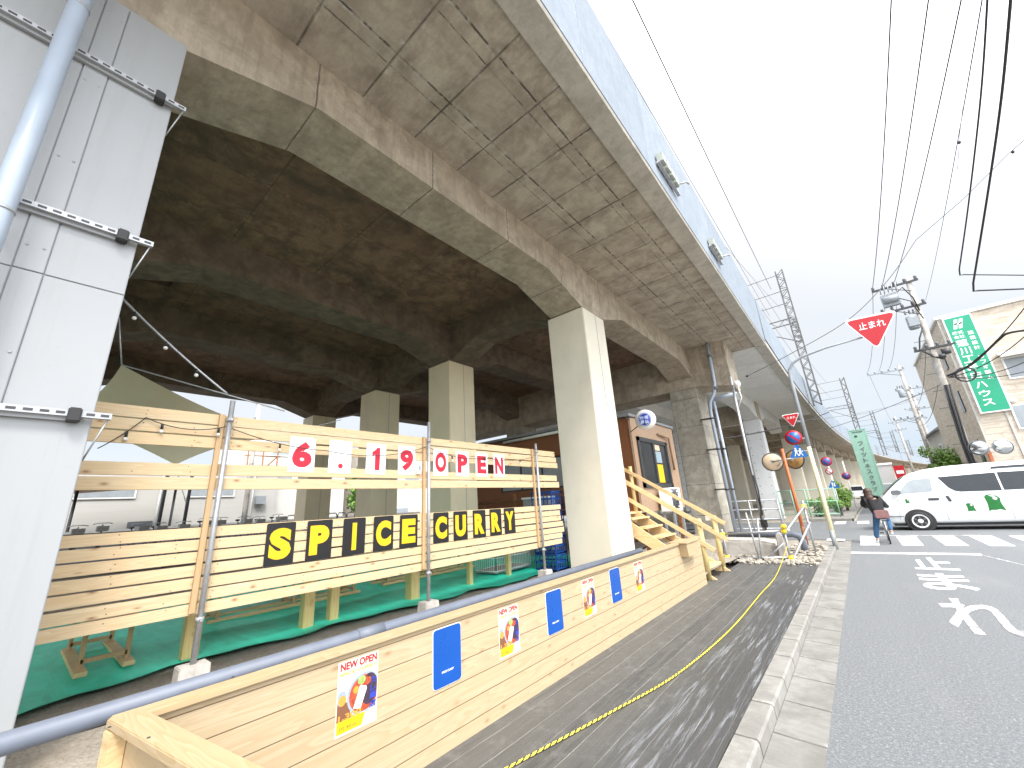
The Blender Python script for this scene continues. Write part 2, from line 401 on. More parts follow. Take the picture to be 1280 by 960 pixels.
k = NB('green_sheet')
f = k.noise(k.map(k.o, (0.8, 3.0, 1)), 1.6, 5, 0.6, 0.5); g = k.noise(k.o, 1.2, 4)
c = k.ramp(f, (0.3, (0.010, 0.55, 0.37)), (0.7, (0.035, 0.76, 0.55)))
c = k.mix(k.ramp(k.noise(k.o, 14, 5, 0.8), (0.62, 0.0), (0.75, 0.4)), c, (0.18, 0.22, 0.14))
k.set(c, 0.5); k.bump(k.math('ADD', f, k.math('MULTIPLY', g, 1.5)), 0.6, 0.03)
M['green_sheet'] = k.m

k = NB('tarred_deck')     # dark weathered boards along Y with pale seams, wet-looking film near the kerb with sky glare painted as streaks
p = k.sep(k.o)
t = k.math('DIVIDE', k.math('ADD', p[0], 20.0), 0.205)
fr = k.math('FRACT', k.math('ADD', t, k.math('MULTIPLY', k.math('SUBTRACT', k.noise(k.map(k.o, (0.3, 0.8, 1)), 2, 3), 0.5), 0.14)))
e = k.math('MINIMUM', fr, k.math('SUBTRACT', 1.0, fr))
seam = k.ramp(e, (0.006, 1.0), (0.028, 0.0))
rnd = k.white(k.comb(k.math('FLOOR', t), 1.0, 2.0))
gr = k.noise(k.map(k.o, (9, 0.5, 9)), 2.2, 6, 0.7)
c = k.ramp(gr, (0.3, (0.045, 0.046, 0.045)), (0.7, (0.105, 0.103, 0.097)))
c = k.mix(k.math('MULTIPLY', rnd, 0.5), c, (0.11, 0.105, 0.095))
c = k.mix(k.ramp(k.noise(k.o, 6, 6, 0.75), (0.52, 0.0), (0.75, 0.5)), c, (0.20, 0.195, 0.18))
seam = k.math('MULTIPLY', seam, k.ramp(k.noise(k.map(k.o, (3, 1.5, 1)), 2.0, 4, 0.7), (0.35, 0.25), (0.6, 1.0)))
c = k.mix(k.math('MULTIPLY', seam, 0.65), c, (0.34, 0.33, 0.30))
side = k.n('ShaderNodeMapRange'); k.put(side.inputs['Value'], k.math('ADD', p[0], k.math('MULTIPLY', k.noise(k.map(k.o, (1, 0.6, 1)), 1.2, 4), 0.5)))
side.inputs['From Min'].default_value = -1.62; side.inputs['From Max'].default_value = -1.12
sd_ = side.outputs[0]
c = k.mix(k.math('MULTIPLY', sd_, 0.8), c, (0.052, 0.056, 0.061))
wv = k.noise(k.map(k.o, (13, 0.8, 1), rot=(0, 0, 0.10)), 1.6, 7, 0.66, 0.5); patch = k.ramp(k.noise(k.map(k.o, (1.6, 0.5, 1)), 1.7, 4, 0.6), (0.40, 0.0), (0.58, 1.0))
glare_streaks = k.math('MULTIPLY', k.ramp(wv, (0.52, 0.0), (0.64, 1.0)), patch)
c = k.mix(k.math('MULTIPLY', k.math('MULTIPLY', glare_streaks, sd_), 0.75), c, (0.33, 0.35, 0.38))
k.set(c, k.math('MULTIPLY_ADD', sd_, -0.30, 0.62))
k.bump(k.math('ADD', k.math('ADD', gr, k.math('MULTIPLY', wv, k.math('MULTIPLY', sd_, 1.5))), k.math('MULTIPLY', seam, -1.0)), 0.5, 0.012)
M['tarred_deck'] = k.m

k = NB('rock_siding')     # split-face beige siding
b = k.n('ShaderNodeTexBrick'); k.put(b.inputs['Vector'], k.map(k.comb(k.math('ADD', k.sep(k.o)[0], k.sep(k.o)[1]), k.sep(k.o)[2], 0.0)))
b.inputs['Scale'].default_value = 1.0; b.inputs['Brick Width'].default_value = 1.1; b.inputs['Row Height'].default_value = 0.3
b.inputs['Mortar Size'].default_value = 0.012
b.inputs['Color1'].default_value = (0.66, 0.585, 0.49, 1); b.inputs['Color2'].default_value = (0.60, 0.525, 0.435, 1); b.inputs['Mortar'].default_value = (0.57, 0.50, 0.415, 1)
f = k.noise(k.map(k.o, (1.2, 1.2, 5)), 1.6, 7, 0.7, 0.6)
c = k.mix(k.ramp(f, (0.40, 0.75), (0.58, 0.0)), b.outputs['Color'], (0.45, 0.38, 0.30))
k.set(c, 0.85); k.bump(k.math('ADD', f, b.outputs['Fac']), 0.8, 0.05)
M['rock_siding'] = k.m

k = NB('clapboard')       # white horizontal siding
z = k.math('FRACT', k.math('MULTIPLY', k.sep(k.o)[2], 3.3))
c = k.mix(k.ramp(z, (0.0, 0.5), (0.06, 0.0)), (0.47, 0.46, 0.43), (0.24, 0.23, 0.215))
k.set(c, 0.7); k.bump(z, 0.4, 0.02)
M['clapboard'] = k.m

k = NB('leaf')
rr = k.n('ShaderNodeObjectInfo').outputs['Random']
f = k.noise(k.o, 3.5, 4); g = k.noise(k.o, 22, 2)
c = k.ramp(k.math('ADD', k.math('MULTIPLY', f, 0.6), k.math('MULTIPLY', g, 0.4)), (0.35, (0.05, 0.12, 0.016)), (0.65, (0.22, 0.38, 0.055)))
k.set(c, 0.55)
M['leaf'] = k.m
simple('bark', (0.12, 0.085, 0.06), 0.9, var=0.3, scale=10, bump=0.4)


# ------------------------------------------------------------------ geometry helpers
def V(*a): return Vector(a if len(a) == 3 else a[0])

class MB:
    def __init__(s): s.v = []; s.f = []; s.sm = []
    def _add(s, vs, fs, smooth=False):
        n = len(s.v); s.v += [Vector(q) for q in vs]
        for f in fs: s.f.append([n + i for i in f]); s.sm.append(smooth)
        return s
    def box(s, a, b):
        x0, x1 = sorted((a[0], b[0])); y0, y1 = sorted((a[1], b[1])); z0, z1 = sorted((a[2], b[2]))
        return s._add([(x0, y0, z0), (x1, y0, z0), (x1, y1, z0), (x0, y1, z0), (x0, y0, z1), (x1, y0, z1), (x1, y1, z1), (x0, y1, z1)],
                      [(0, 3, 2, 1), (4, 5, 6, 7), (0, 1, 5, 4), (1, 2, 6, 5), (2, 3, 7, 6), (3, 0, 4, 7)])
    def obox(s, c, u, v, w_):
        """oriented box: centre and three half-axis vectors"""
        c, u, v, w_ = Vector(c), Vector(u), Vector(v), Vector(w_)
        P = [c + a * u + b * v + d * w_ for d in (-1, 1) for a, b in ((-1, -1), (1, -1), (1, 1), (-1, 1))]
        fs = [(0, 3, 2, 1), (4, 5, 6, 7), (0, 1, 5, 4), (1, 2, 6, 5), (2, 3, 7, 6), (3, 0, 4, 7)]
        if u.cross(v).dot(w_) < 0: fs = [f[::-1] for f in fs]
        return s._add(P, fs)
    def beam(s, a, b, wd, ht, up=(0, 0, 1)):
        a, b = Vector(a), Vector(b); d = (b - a)
        sd = d.cross(Vector(up))
        if sd.length < 1e-5: sd = d.cross(Vector((1, 0, 0)))
        sd.normalize(); u = sd.cross(d).normalized()
        return s.obox((a + b) / 2, d / 2, sd * wd / 2, u * ht / 2)
    def prism(s, poly, h0, h1, fn):
        """poly: list of 2D points, extruded from h0 to h1; fn(u,v,h) -> xyz"""
        n = len(poly)
        vs = [fn(u, v, h0) for u, v in poly] + [fn(u, v, h1) for u, v in poly]
        fs = [tuple(range(n))[::-1], tuple(range(n, 2 * n))] + [(i, (i + 1) % n, n + (i + 1) % n, n + i) for i in range(n)]
        return s._add(vs, fs)
    def tube(s, pts, r, n=8, cap=True):
        pts = [Vector(p) for p in pts]; rs = r if isinstance(r, (list, tuple)) else [r] * len(pts)
        up = None; vs = []
        for i, p in enumerate(pts):
            d = (pts[min(i + 1, len(pts) - 1)] - pts[max(i - 1, 0)]).normalized()
            if up is None:
                up = d.orthogonal().normalized()
            up = (up - d * up.dot(d))
            up = up.normalized() if up.length > 1e-6 else d.orthogonal().normalized()
            q = d.cross(up)
            for j in range(n):
                a = 2 * math.pi * j / n
                vs.append(p + (up * math.cos(a) + q * math.sin(a)) * rs[i])
        fs = [(i * n + j, i * n + (j + 1) % n, (i + 1) * n + (j + 1) % n, (i + 1) * n + j) for i in range(len(pts) - 1) for j in range(n)]
        s._add(vs, fs, True)
        if cap:
            m = len(s.v) - len(vs)
            s.f.append([m + j for j in range(n)][::-1]); s.sm.append(False)
            s.f.append([m + (len(pts) - 1) * n + j for j in range(n)]); s.sm.append(False)
        return s
    def lathe(s, prof, c, ax=(0, 0, 1), n=24):
        """prof: (radius, height) list turned about axis ax through c"""
        c, ax = Vector(c), Vector(ax).normalized(); u = ax.orthogonal().normalized(); q = ax.cross(u)
        vs = [c + ax * h + (u * math.cos(2 * math.pi * j / n) + q * math.sin(2 * math.pi * j / n)) * r for r, h in prof for j in range(n)]
        fs = [(i * n + j, i * n + (j + 1) % n, (i + 1) * n + (j + 1) % n, (i + 1) * n + j) for i in range(len(prof) - 1) for j in range(n)]
        return s._add(vs, fs, True)
    def disc(s, c, ax, r, t, n=28):
        return s.lathe([(0.0, 0), (r, 0), (r, t), (0.0, t)], c, ax, n)
    def quad(s, a, b, c, d): return s._add([a, b, c, d], [(0, 1, 2, 3)])
    def ball(s, c, r, sc=(1, 1, 1), nu=10, nv=7):
        c = Vector(c); vs = []; fs = []
        for i in range(nv + 1):
            th = math.pi * i / nv
            for j in range(nu):
                ph = 2 * math.pi * j / nu
                vs.append(c + Vector((r * sc[0] * math.sin(th) * math.cos(ph), r * sc[1] * math.sin(th) * math.sin(ph), r * sc[2] * math.cos(th))))
        for i in range(nv):
            for j in range(nu): fs.append((i * nu + j, (i + 1) * nu + j, (i + 1) * nu + (j + 1) % nu, i * nu + (j + 1) % nu))
        return s._add(vs, fs, True)
    def merge(s, o):
        n = len(s.v); s.v += o.v; s.f += [[n + i for i in f] for f in o.f]; s.sm += o.sm
        return s
    def build(s, name, mat, parent=None, bevel=0.0, base=None):
        off = Vector((0, 0, 0))
        if parent is not None:
            q = parent
            while q is not None: off += q.location; q = q.parent
        elif base is not None: off = Vector(base)
        me = bpy.data.meshes.new(name)
        me.from_pydata([p - off for p in s.v], [], s.f)
        me.polygons.foreach_set('use_smooth', s.sm)
        me.materials.append(M[mat] if isinstance(mat, str) else mat)
        me.validate()
        if bevel:
            bm = bmesh.new(); bm.from_mesh(me)
            bmesh.ops.remove_doubles(bm, verts=bm.verts, dist=1e-5)
            es = [e for e in bm.edges if len(e.link_faces) == 2 and e.calc_face_angle(0) > 0.6 and not e.link_faces[0].smooth]
            bmesh.ops.bevel(bm, geom=es, offset=bevel, segments=2, affect='EDGES', clamp_overlap=True)
            bm.to_mesh(me); bm.free()
        o = bpy.data.objects.new(name, me); COL.objects.link(o)
        if parent is not None: o.parent = parent
        elif base is not None: o.location = off
        return o


def tag(o, label=None, cat=None, group=None, kind=None):
    if label: o['label'] = label
    if cat: o['category'] = cat
    if group: o['group'] = group
    if kind: o['kind'] = kind
    return o

def thing(name, loc, label, cat, group=None):
    o = bpy.data.objects.new(name, None); o.empty_display_size = 0.2
    COL.objects.link(o); o.location = Vector(loc)
    return tag(o, label, cat, group)

def copy_tree(o, parent=None):
    c = o.copy(); COL.objects.link(c)
    if parent is not None: c.parent = parent
    for ch in list(o.children): copy_tree(ch, c)
    return c

def dup(o, loc, label=None, rot=None, group=None):
    c = copy_tree(o); c.location = Vector(loc)
    if rot is not None: c.rotation_euler = rot
    if label: c['label'] = label
    if group: c['group'] = group
    return c

def struct(mb, name, mat, bevel=0.0): return tag(mb.build(name, mat, bevel=bevel), kind='structure')

def lerp(a, b, t): return Vector(a) * (1 - t) + Vector(b) * t

def sag(a, b, s, n=24):
    """hanging line from a to b, dipping s metres in the middle"""
    return [lerp(a, b, i / n) - Vector((0, 0, s * 4 * (i / n) * (1 - i / n))) for i in range(n + 1)]

def arc(c, r, u, v, a0, a1, n=12):
    c, u, v = Vector(c), Vector(u), Vector(v)
    return [c + u * (r * math.cos(R(a0 + (a1 - a0) * i / n))) + v * (r * math.sin(R(a0 + (a1 - a0) * i / n))) for i in range(n + 1)]

_txt = {}
def glyphs(s, bold):
    if (s, bold) in _txt: return _txt[(s, bold)]
    cu = bpy.data.curves.new('lettering', 'FONT'); cu.body = s; cu.size = 1.0; cu.offset = bold; cu.resolution_u = 4
    cu.space_line = 0.92
    o = bpy.data.objects.new('lettering', cu); COL.objects.link(o)
    dg = bpy.context.evaluated_depsgraph_get(); dg.update()
    me = bpy.data.meshes.new_from_object(o.evaluated_get(dg))
    vs = [v.co.copy() for v in me.vertices]; fs = [list(p.vertices) for p in me.polygons]
    bpy.data.objects.remove(o); bpy.data.curves.remove(cu); bpy.data.meshes.remove(me)
    _txt[(s, bold)] = (vs, fs)
    return vs, fs

def lettering(mb, s, o, U, W, w_, h_, bold=0.0):
    """fit the text into the w_ x h_ box whose lower left corner is o; U reads right, W is up"""
    vs, fs = glyphs(s, bold)
    x0 = min(v.x for v in vs); x1 = max(v.x for v in vs); y0 = min(v.y for v in vs); y1 = max(v.y for v in vs)
    o, U, W = Vector(o), Vector(U), Vector(W)
    mb._add([o + U * ((v.x - x0) / (x1 - x0) * w_) + W * ((v.y - y0) / max(1e-6, (y1 - y0)) * h_) for v in vs], fs)
    return mb

def rrect(w_, h_, r, n=4):
    """rounded rectangle outline from (0,0) to (w_,h_)"""
    out = []
    for cx, cy, a in ((w_ - r, r, -90), (w_ - r, h_ - r, 0), (r, h_ - r, 90), (r, r, 180)):
        for i in range(n + 1):
            q = R(a + 90 * i / n); out.append((cx + r * math.cos(q), cy + r * math.sin(q)))
    return out

X, Y, Z = V(1, 0, 0), V(0, 1, 0), V(0, 0, 1)
BASE = 0.36          # ground level under the viaduct


def bend(y):
    """sideways offset of the road and viaduct where they curve to the right, beyond the crossing"""
    if y < 19: return 0.0
    t = min(y, 160) - 19
    return 0.00066 * t * t + (0.0 if y < 160 else (y - 160) * 2 * 0.00066 * 141)


# ================================================================== the ground
g = MB()
g.quad((-400, -200, -0.02), (400, -200, -0.02), (400, 700, -0.02), (-400, 700, -0.02))
struct(g, 'ground', 'dirt')

rd = MB()
ys = [-60, -20, 0, 10, 19, 26, 34, 42, 50, 60, 75, 90, 110, 135, 160, 200, 260, 330]
for a, b in zip(ys, ys[1:]):
    rd.quad((-0.6 + bend(a), a, 0), (3.9 + bend(a), a, 0), (3.9 + bend(b), b, 0), (-0.6 + bend(b), b, 0))
struct(rd, 'road', 'asphalt')
cr_ = MB(); cr_.quad((-120, 18.6, -0.004), (120, 18.6, -0.004), (120, 28.4, -0.004), (-120, 28.4, -0.004))
struct(cr_, 'cross_street', 'asphalt')
rs = MB(); rs.quad((-60, -60, -0.006), (-22.5, -60, -0.006), (-22.5, 90, -0.006), (-60, 90, -0.006))
struct(rs, 'back_street', 'asphalt')

# kerb stones and the flat gutter slabs
kb = MB()
kb.prism([(-1.10, -0.05), (-0.925, -0.05), (-0.935, 0.10), (-0.95, 0.115), (-1.09, 0.115), (-1.10, 0.10)], -8, 15.9, lambda u, v, h: (u, h, v))
struct(kb, 'kerb', 'kerb_concrete')
gt = MB()
gt.prism([(-0.925, -0.05), (-0.60, -0.05), (-0.60, 0.006), (-0.925, 0.022)], -8, 15.9, lambda u, v, h: (u, h, v))
struct(gt, 'gutter', 'gutter_concrete')
pv = MB(); pv.prism([(-1.3, -0.05), (-0.62, -0.05), (-0.62, 0.012), (-1.3, 0.05)], 15.9, 18.6, lambda u, v, h: (u, h, v))
struct(pv, 'pavement', 'kerb_concrete')
p2 = MB(); p2.box((4.0, 28.4, -0.05), (30, 31.4, 0.12)); struct(p2, 'pavement', 'kerb_concrete')
p3 = MB()
for a, b in zip([28.6, 34, 42, 50, 60, 75, 90], [34, 42, 50, 60, 75, 90, 110]):
    p3._add([(-2.6 + bend(a), a, .12), (-0.7 + bend(a), a, .12), (-0.7 + bend(b), b, .12), (-2.6 + bend(b), b, .12),
             (-0.7 + bend(a), a, -.05), (-0.7 + bend(b), b, -.05)], [(0, 1, 2, 3), (1, 4, 5, 2)])
p3.quad((-2.6, 28.6, -.05), (-.7, 28.6, -.05), (-.7, 28.6, .12), (-2.6, 28.6, .12))
struct(p3, 'pavement', 'kerb_concrete')

# tarred deck along the kerb
dk = MB(); nx, ny = 16, 40
x0d, x1d, y0d, y1d = -2.72, -1.10, -3.0, 12.2
vs = []
for j in range(ny + 1):
    for i in range(nx + 1):
        x = x0d + (x1d - x0d) * i / nx; y = y0d + (y1d - y0d) * j / ny
        edge = max(0, (x + 1.5) / 0.4)
        z = 0.10 + 0.006 * math.sin(x * 31) * (0.4 + edge) + random.uniform(-0.004, 0.006) * edge + (0.008 if i == nx else 0)
        vs.append((x, y + (random.uniform(-.07, .07) if j == ny else 0), z))
dk._add(vs, [(j * (nx + 1) + i, j * (nx + 1) + i + 1, (j + 1) * (nx + 1) + i + 1, (j + 1) * (nx + 1) + i) for j in range(ny) for i in range(nx)], True)
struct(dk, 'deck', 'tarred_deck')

# raised earth under the viaduct
er = MB(); nx, ny = 14, 60
vs = []
for j in range(ny + 1):
    for i in range(nx + 1):
        x = -4.9 + 2.14 * i / nx; y = -12 + 30 * j / ny
        z = BASE - 0.03 - (0.10 * (i / nx) ** 1.5) + random.uniform(-0.02, 0.025) + 0.02 * math.sin(y * 2.3 + x)
        if y > 11.8: z -= min(0.16, (y - 11.8) * 0.25)
        vs.append((x, y, z))
er._add(vs, [(j * (nx + 1) + i, j * (nx + 1) + i + 1, (j + 1) * (nx + 1) + i + 1, (j + 1) * (nx + 1) + i) for j in range(ny) for i in range(nx)], True)
er.quad((-22.5, -12, BASE - .03), (-4.9, -12, BASE - .03), (-4.9, 18, BASE - .03), (-22.5, 18, BASE - .03))
er.quad((-22.5, -12, -.02), (-22.5, -12, BASE - .03), (-22.5, 18, BASE - .03), (-22.5, 18, -.02))
er.quad((-22.5, 18, -.02), (-2.76, 18, -.02), (-2.76, 18, BASE - .2), (-22.5, 18, BASE - .2))
struct(er, 'earth_terrain', 'dirt')
e2 = MB()
for j in range(8):
    for i in range(8):
        a = -2.78 + 1.7 * i / 8; b = 11.9 + 4.0 * j / 8
        e2.quad((a, b, .11 + random.uniform(0, .02)), (a + .22, b, .10 + random.uniform(0, .02)), (a + .22, b + .51, .1), (a, b + .51, .1))
struct(e2, 'gravel_terrain', 'dirt')

# green ground sheet
gs = MB(); nx, ny = 40, 60; vs = []
for j in range(ny + 1):
    y = -3.2 + 13.6 * j / ny
    xe = -5.62 - 0.25 * min(1, max(0, y - 0.2)) + 0.05 * math.sin(y * 3.1) + 0.06 * math.sin(y * 7.7) + (0.35 if y > 6 else 0.06 * max(0, y - 1.0))
    for i in range(nx + 1):
        t = (i / nx) ** 1.4; x = xe + (-11.4 + .15 * math.sin(y * 2) - xe) * t
        z = BASE + 0.012 + 0.012 * math.sin(x * 2.3 + y * 0.7) + 0.010 * math.sin(y * 5 + x * 1.3) + random.uniform(0, 0.006)
        vs.append((x, y, z + (0.02 * abs(math.sin(y * 4)) if i == 0 else 0)))
gs._add(vs, [(j * (nx + 1) + i, (j + 1) * (nx + 1) + i, (j + 1) * (nx + 1) + i + 1, j * (nx + 1) + i + 1) for j in range(ny) for i in range(nx)], True)
tag(gs.build('ground_sheet', 'green_sheet'), 'bright green sheet spread over the earth under the viaduct', 'ground sheet')

# painted markings
def paint(name, mb, mat='road_paint'): struct(mb, name, mat)
m = MB(); m.quad((-0.62, 14.85, .004), (1.85, 14.95, .004), (1.85, 15.28, .004), (-0.62, 15.2, .004)); paint('stop_line', m)
for i, x in enumerate((-0.40, 0.56, 1.46, 2.30, 3.15, 4.0, 4.85)):
    sh = 0.03 * i
    m = MB(); m.quad((x, 16.9 + sh, .004), (x + .45, 16.9 + sh, .004), (x + .5, 19.75 + sh, .004), (x + .0, 19.75 + sh, .004)); paint('crossing_stripe', m)
for x in (-1.4, -0.5, 0.4, 1.3, 2.2):
    m = MB(); m.quad((x, 26.2, .004), (x + .45, 26.2, .004), (x + .45, 28.1, .004), (x, 28.1, .004)); paint('crossing_stripe', m)
m = MB(); m.quad((-1.25, 17.6, .056), (-0.78, 17.6, .056), (-0.78, 18.3, .056), (-1.25, 18.3, .056)); paint('crossing_stripe', m)
m = MB(); m.quad((-0.4, 19.95, .004), (2.6, 20.0, .004), (2.6, 20.12, .004), (-.4, 20.07, .004)); paint('lane_line', m, 'worn_road_paint')
for s_, x0_, y0_, ww, hh, mt in (('止', .50, 12.45, .66, 1.9, 'road_paint'), ('ま', .45, 10.25, .68, 1.75, 'road_paint'), ('れ', .47, 7.55, .72, 2.05, 'worn_road_paint')):
    m = MB(); lettering(m, s_, (x0_, y0_, .004), X, Y, ww, hh, 0.018); paint('road_lettering', m, mt)
m = MB()
for k_ in range(12):
    a = 1.85 + k_ * 0.05; m.quad((a, 14.9 - k_ * .22, .003), (a + .035, 14.9 - k_ * .22, .003), (a + .085, 14.68 - k_ * .22, .003), (a + .05, 14.68 - k_ * .22, .003))
paint('lane_line', m, 'worn_road_paint')

# ================================================================== the viaduct above the site
SOF = 7.66
HY = [(-9.9, -8.8), (-.87, .23), (8.13, 9.24), (17.05, 18.55)]
ROWS = [(-5.28, -4.22), (-10.25, -9.2), (-14.55, -13.5), (-19.8, -18.75)]
via = thing('railway_viaduct', (-11.0, 4, 0), 'long weathered concrete railway viaduct with arched beams standing over the fenced site', 'viaduct')

def haunched(mb, p0, p1, low, mid, hl, top, fn, w0, w1):
    """a beam between supports: deep at both ends, shallower between"""
    mb.prism([(p0, top), (p0, low), (p0 + hl, mid), (p1 - hl, mid), (p1, low), (p1, top)], w0, w1, fn)

sl = MB()
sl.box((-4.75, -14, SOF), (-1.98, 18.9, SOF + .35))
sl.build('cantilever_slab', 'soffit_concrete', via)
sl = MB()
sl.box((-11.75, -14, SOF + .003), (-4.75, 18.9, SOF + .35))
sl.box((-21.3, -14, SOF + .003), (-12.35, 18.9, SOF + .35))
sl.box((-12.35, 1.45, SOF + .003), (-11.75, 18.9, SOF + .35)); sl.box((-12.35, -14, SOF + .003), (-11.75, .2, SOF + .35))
sl.build('deck_slab', 'shaded_soffit_concrete', via)
fa = MB()
fa.prism([(-1.98, SOF - .05), (-1.62, SOF - .02), (-1.60, SOF + .03), (-1.67, SOF + .04), (-1.67, SOF + .35), (-1.98, SOF + .35)], -14, 18.88, lambda u, v, h: (u, h, v))
fa.build('fascia', 'fascia_concrete', via)
pp = MB()
pp.prism([(-1.66, SOF + .36), (-1.66, SOF + .05), (-1.592, SOF + .045), (-1.565, 9.78), (-1.60, 9.84), (-1.72, 9.84), (-1.76, SOF + .35)], -14, 18.86, lambda u, v, h: (u, h, v))
pp.build('parapet', 'parapet_concrete', via)
pp = MB(); pp.box((-21.5, -14, SOF - .1), (-21.3, 18.9, 9.0)); pp.build('parapet', 'parapet_concrete', via)
bl = MB(); bl.box((-21.2, -14, SOF + .36), (-1.8, 18.8, SOF + .6)); bl.build('track_bed', 'block_concrete', via)

for i, (xa, xb) in enumerate(ROWS):
    b = MB()
    for (a0, a1), (b0, b1) in zip(HY, HY[1:]):
        haunched(b, a1, b0, 6.45, 6.89, 1.35, SOF + .1, lambda u, v, h: (h, u, v), xa + .09, xb - .03)
    for a0, a1 in HY[:3]:
        b.box((xa + .09, a0, 6.45), (xb - .03, a1, SOF + .1))
    b.build('edge_beam' if i == 0 else 'long_beam', 'beam_concrete' if i == 0 else 'shaded_beam_concrete', via)
for j, (y0, y1) in enumerate(HY[:3]):
    b = MB()
    for (xa, xb), (xc, xd) in zip(ROWS, ROWS[1:]):
        haunched(b, xd, xa, 6.47, 6.92, 1.15, SOF + .08, lambda u, v, h: (u, h, v), y0 + .1, y1 - .1)
    b.build('cross_beam', 'shaded_beam_concrete', via)
b = MB()
b.prism([(-20.5, 6.02), (-4.0, 6.02), (-2.84, 5.78), (-2.84, SOF + .08), (-20.5, SOF + .08)], HY[3][0], HY[3][1], lambda u, v, h: (u, h, v))
b.build('cross_beam', 'beam_concrete', via)

def clad(col, x0, x1, y0, y1, z1, corner):
    """painted steel jacket of a column with a vertical seam on the street face"""
    b = MB(); b.box((x0, y0, 0.0), (x1, y1, z1)); b.build('steel_jacket', 'column_paint', col, bevel=.012)

for i, (xa, xb) in enumerate(ROWS):
    for j, (y0, y1) in enumerate(HY):
        b = MB()
        if j == 3:
            b.box((xa, y0 + .002, 0), (xb + .02, y1 - .05, 6.03))
            b.build('pier', 'pier_concrete', via, bevel=.03)
            continue
        c_ = b.box((xa + .05, y0 + .05, 0), (xb - .05, y1 - .05, 6.449)).build('column', 'beam_concrete', via)
        if j == 1 and i == 0: continue
        b = MB(); b.box((xa, y0, 0), (xb, y1, 6.42)); b.build('steel_jacket', 'column_paint' if i == 0 else 'inner_column_paint', c_, bevel=.015)
        b = MB(); b.box((xb - .001, y0 + .62, 0.02), (xb + .006, y0 + .632, 6.41)); b.build('seam', 'grey_paint', c_)

# ---- white clad column nearest the camera, with slotted rails
c1 = thing('clad_column', (-4.75, -.32, 0), 'white sheet-clad column at the near left with slotted steel rails', 'column')
b = MB(); b.box((-5.32, -1.3, 0), (-4.215, .235, 6.47)); b.build('core', 'white_panel', c1, bevel=.008)
def sheet(y0, y1, z0, z1, t):
    q = MB(); q.box((-4.214, y0, z0), (-4.214 + t, y1, z1)); q.build('panel', 'white_panel', c1, bevel=.004)
for z0, z1 in ((0.05, 3.58), (3.586, 6.44)):
    sheet(-.197, .232, z0, z1, .012); sheet(-.347, -.203, z0, z1, .018); sheet(-1.28, -.353, z0, z1, .010)
b = MB()
for y in (-.318, -.235):
    for kz in range(8):
        b.lathe([(0.0, .007), (.007, .005), (.011, 0)], (-4.196, y, .5 + kz * .82), X, 8)
b.build('bolts', 'galvanised_steel', c1)
for zz in (2.57, 4.08, 5.62):
    r_ = MB()
    y0, y1 = -1.3, .325
    r_.box((-4.135, y0, zz - .022), (-4.130, y1, zz + .022)); r_.box((-4.165, y0, zz + .019), (-4.135, y1, zz + .023)); r_.box((-4.165, y0, zz - .023), (-4.135, y1, zz - .019))
    rail = r_.build('slotted_rail', 'galvanised_steel', c1)
    s_ = MB()
    n = 22
    for q in range(n):
        yy = y0 + (y1 - y0) * (q + .5) / n; s_.box((-4.131, yy - .022, zz - .009), (-4.1275, yy + .022, zz + .009))
    s_.build('slots', 'dark_steel', rail)
    s_ = MB(); s_.box((-4.196, .10, zz - .06), (-4.11, .17, zz + .04)); s_.box((-4.196, -.95, zz - .06), (-4.11, -.88, zz + .04)); s_.build('clamp', 'black_rubber', rail, bevel=.008)
    s_ = MB(); s_.box((-4.197, -1.3, zz - .05), (-4.166, .15, zz - .024)); s_.build('backing_strip', 'white_panel', rail)
    s_ = MB(); s_.tube([(-4.15, .31, zz - .02), (-4.24, .235, zz - .32)], .006, 6); s_.build('stay', 'galvanised_steel', rail)

dp = thing('downpipe', (-3.95, -.45, .2), 'fat grey plastic downpipe rising in front of the white clad column', 'downpipe')
b = MB(); b.tube([(-3.94, -.45, .2), (-3.94, -.45, 7.6)], .062, 20); b.build('pipe', 'pale_pvc', dp)
for zz in (1.6, 3.85, 5.85):
    b = MB(); b.lathe([(.063, -.012), (.0665, -.012), (.0665, .012), (.063, .012)], (-3.94, -.45, zz), Z, 20)
    b.box((-4.2, -.46, zz - .008), (-4.0, -.44, zz + .008)); b.build('band', 'galvanised_steel', dp)

# ---- things hung on the parapet
def bracket(y, label):
    t = thing('cable_bracket', (-1.56, y, 7.75), label, 'bracket', 'brackets on the parapet')
    for q in range(4):
        yy = y + .26 * q; zz = 8.12
        b = MB(); b.prism([(0, 0), (.13, -.02), (.13, .19), (0, .21)], yy, yy + .20, lambda u, v, h: (-1.565 + u, h, zz + v)); b.build('box', 'grey_cover', t, bevel=.01)
    b = MB(); b.box((-1.565, y - .05, 8.06), (-1.50, y + 1.2, 8.10)); b.build('shelf', 'galvanised_steel', t)
    b = MB(); b.tube([(-1.45, y + 1.0, 8.2), (-1.32, y + 1.15, 8.28), (-1.30, y + 1.25, 8.28)], .02, 8); b.build('outlet', 'galvanised_steel', t)
simple('grey_cover', (0.34, 0.37, 0.33), 0.5, var=.12, dirt=.2)
bracket(6.9, 'row of grey junction boxes on the parapet, the nearer of two')
bracket(10.6, 'row of grey junction boxes on the parapet, the farther of two')

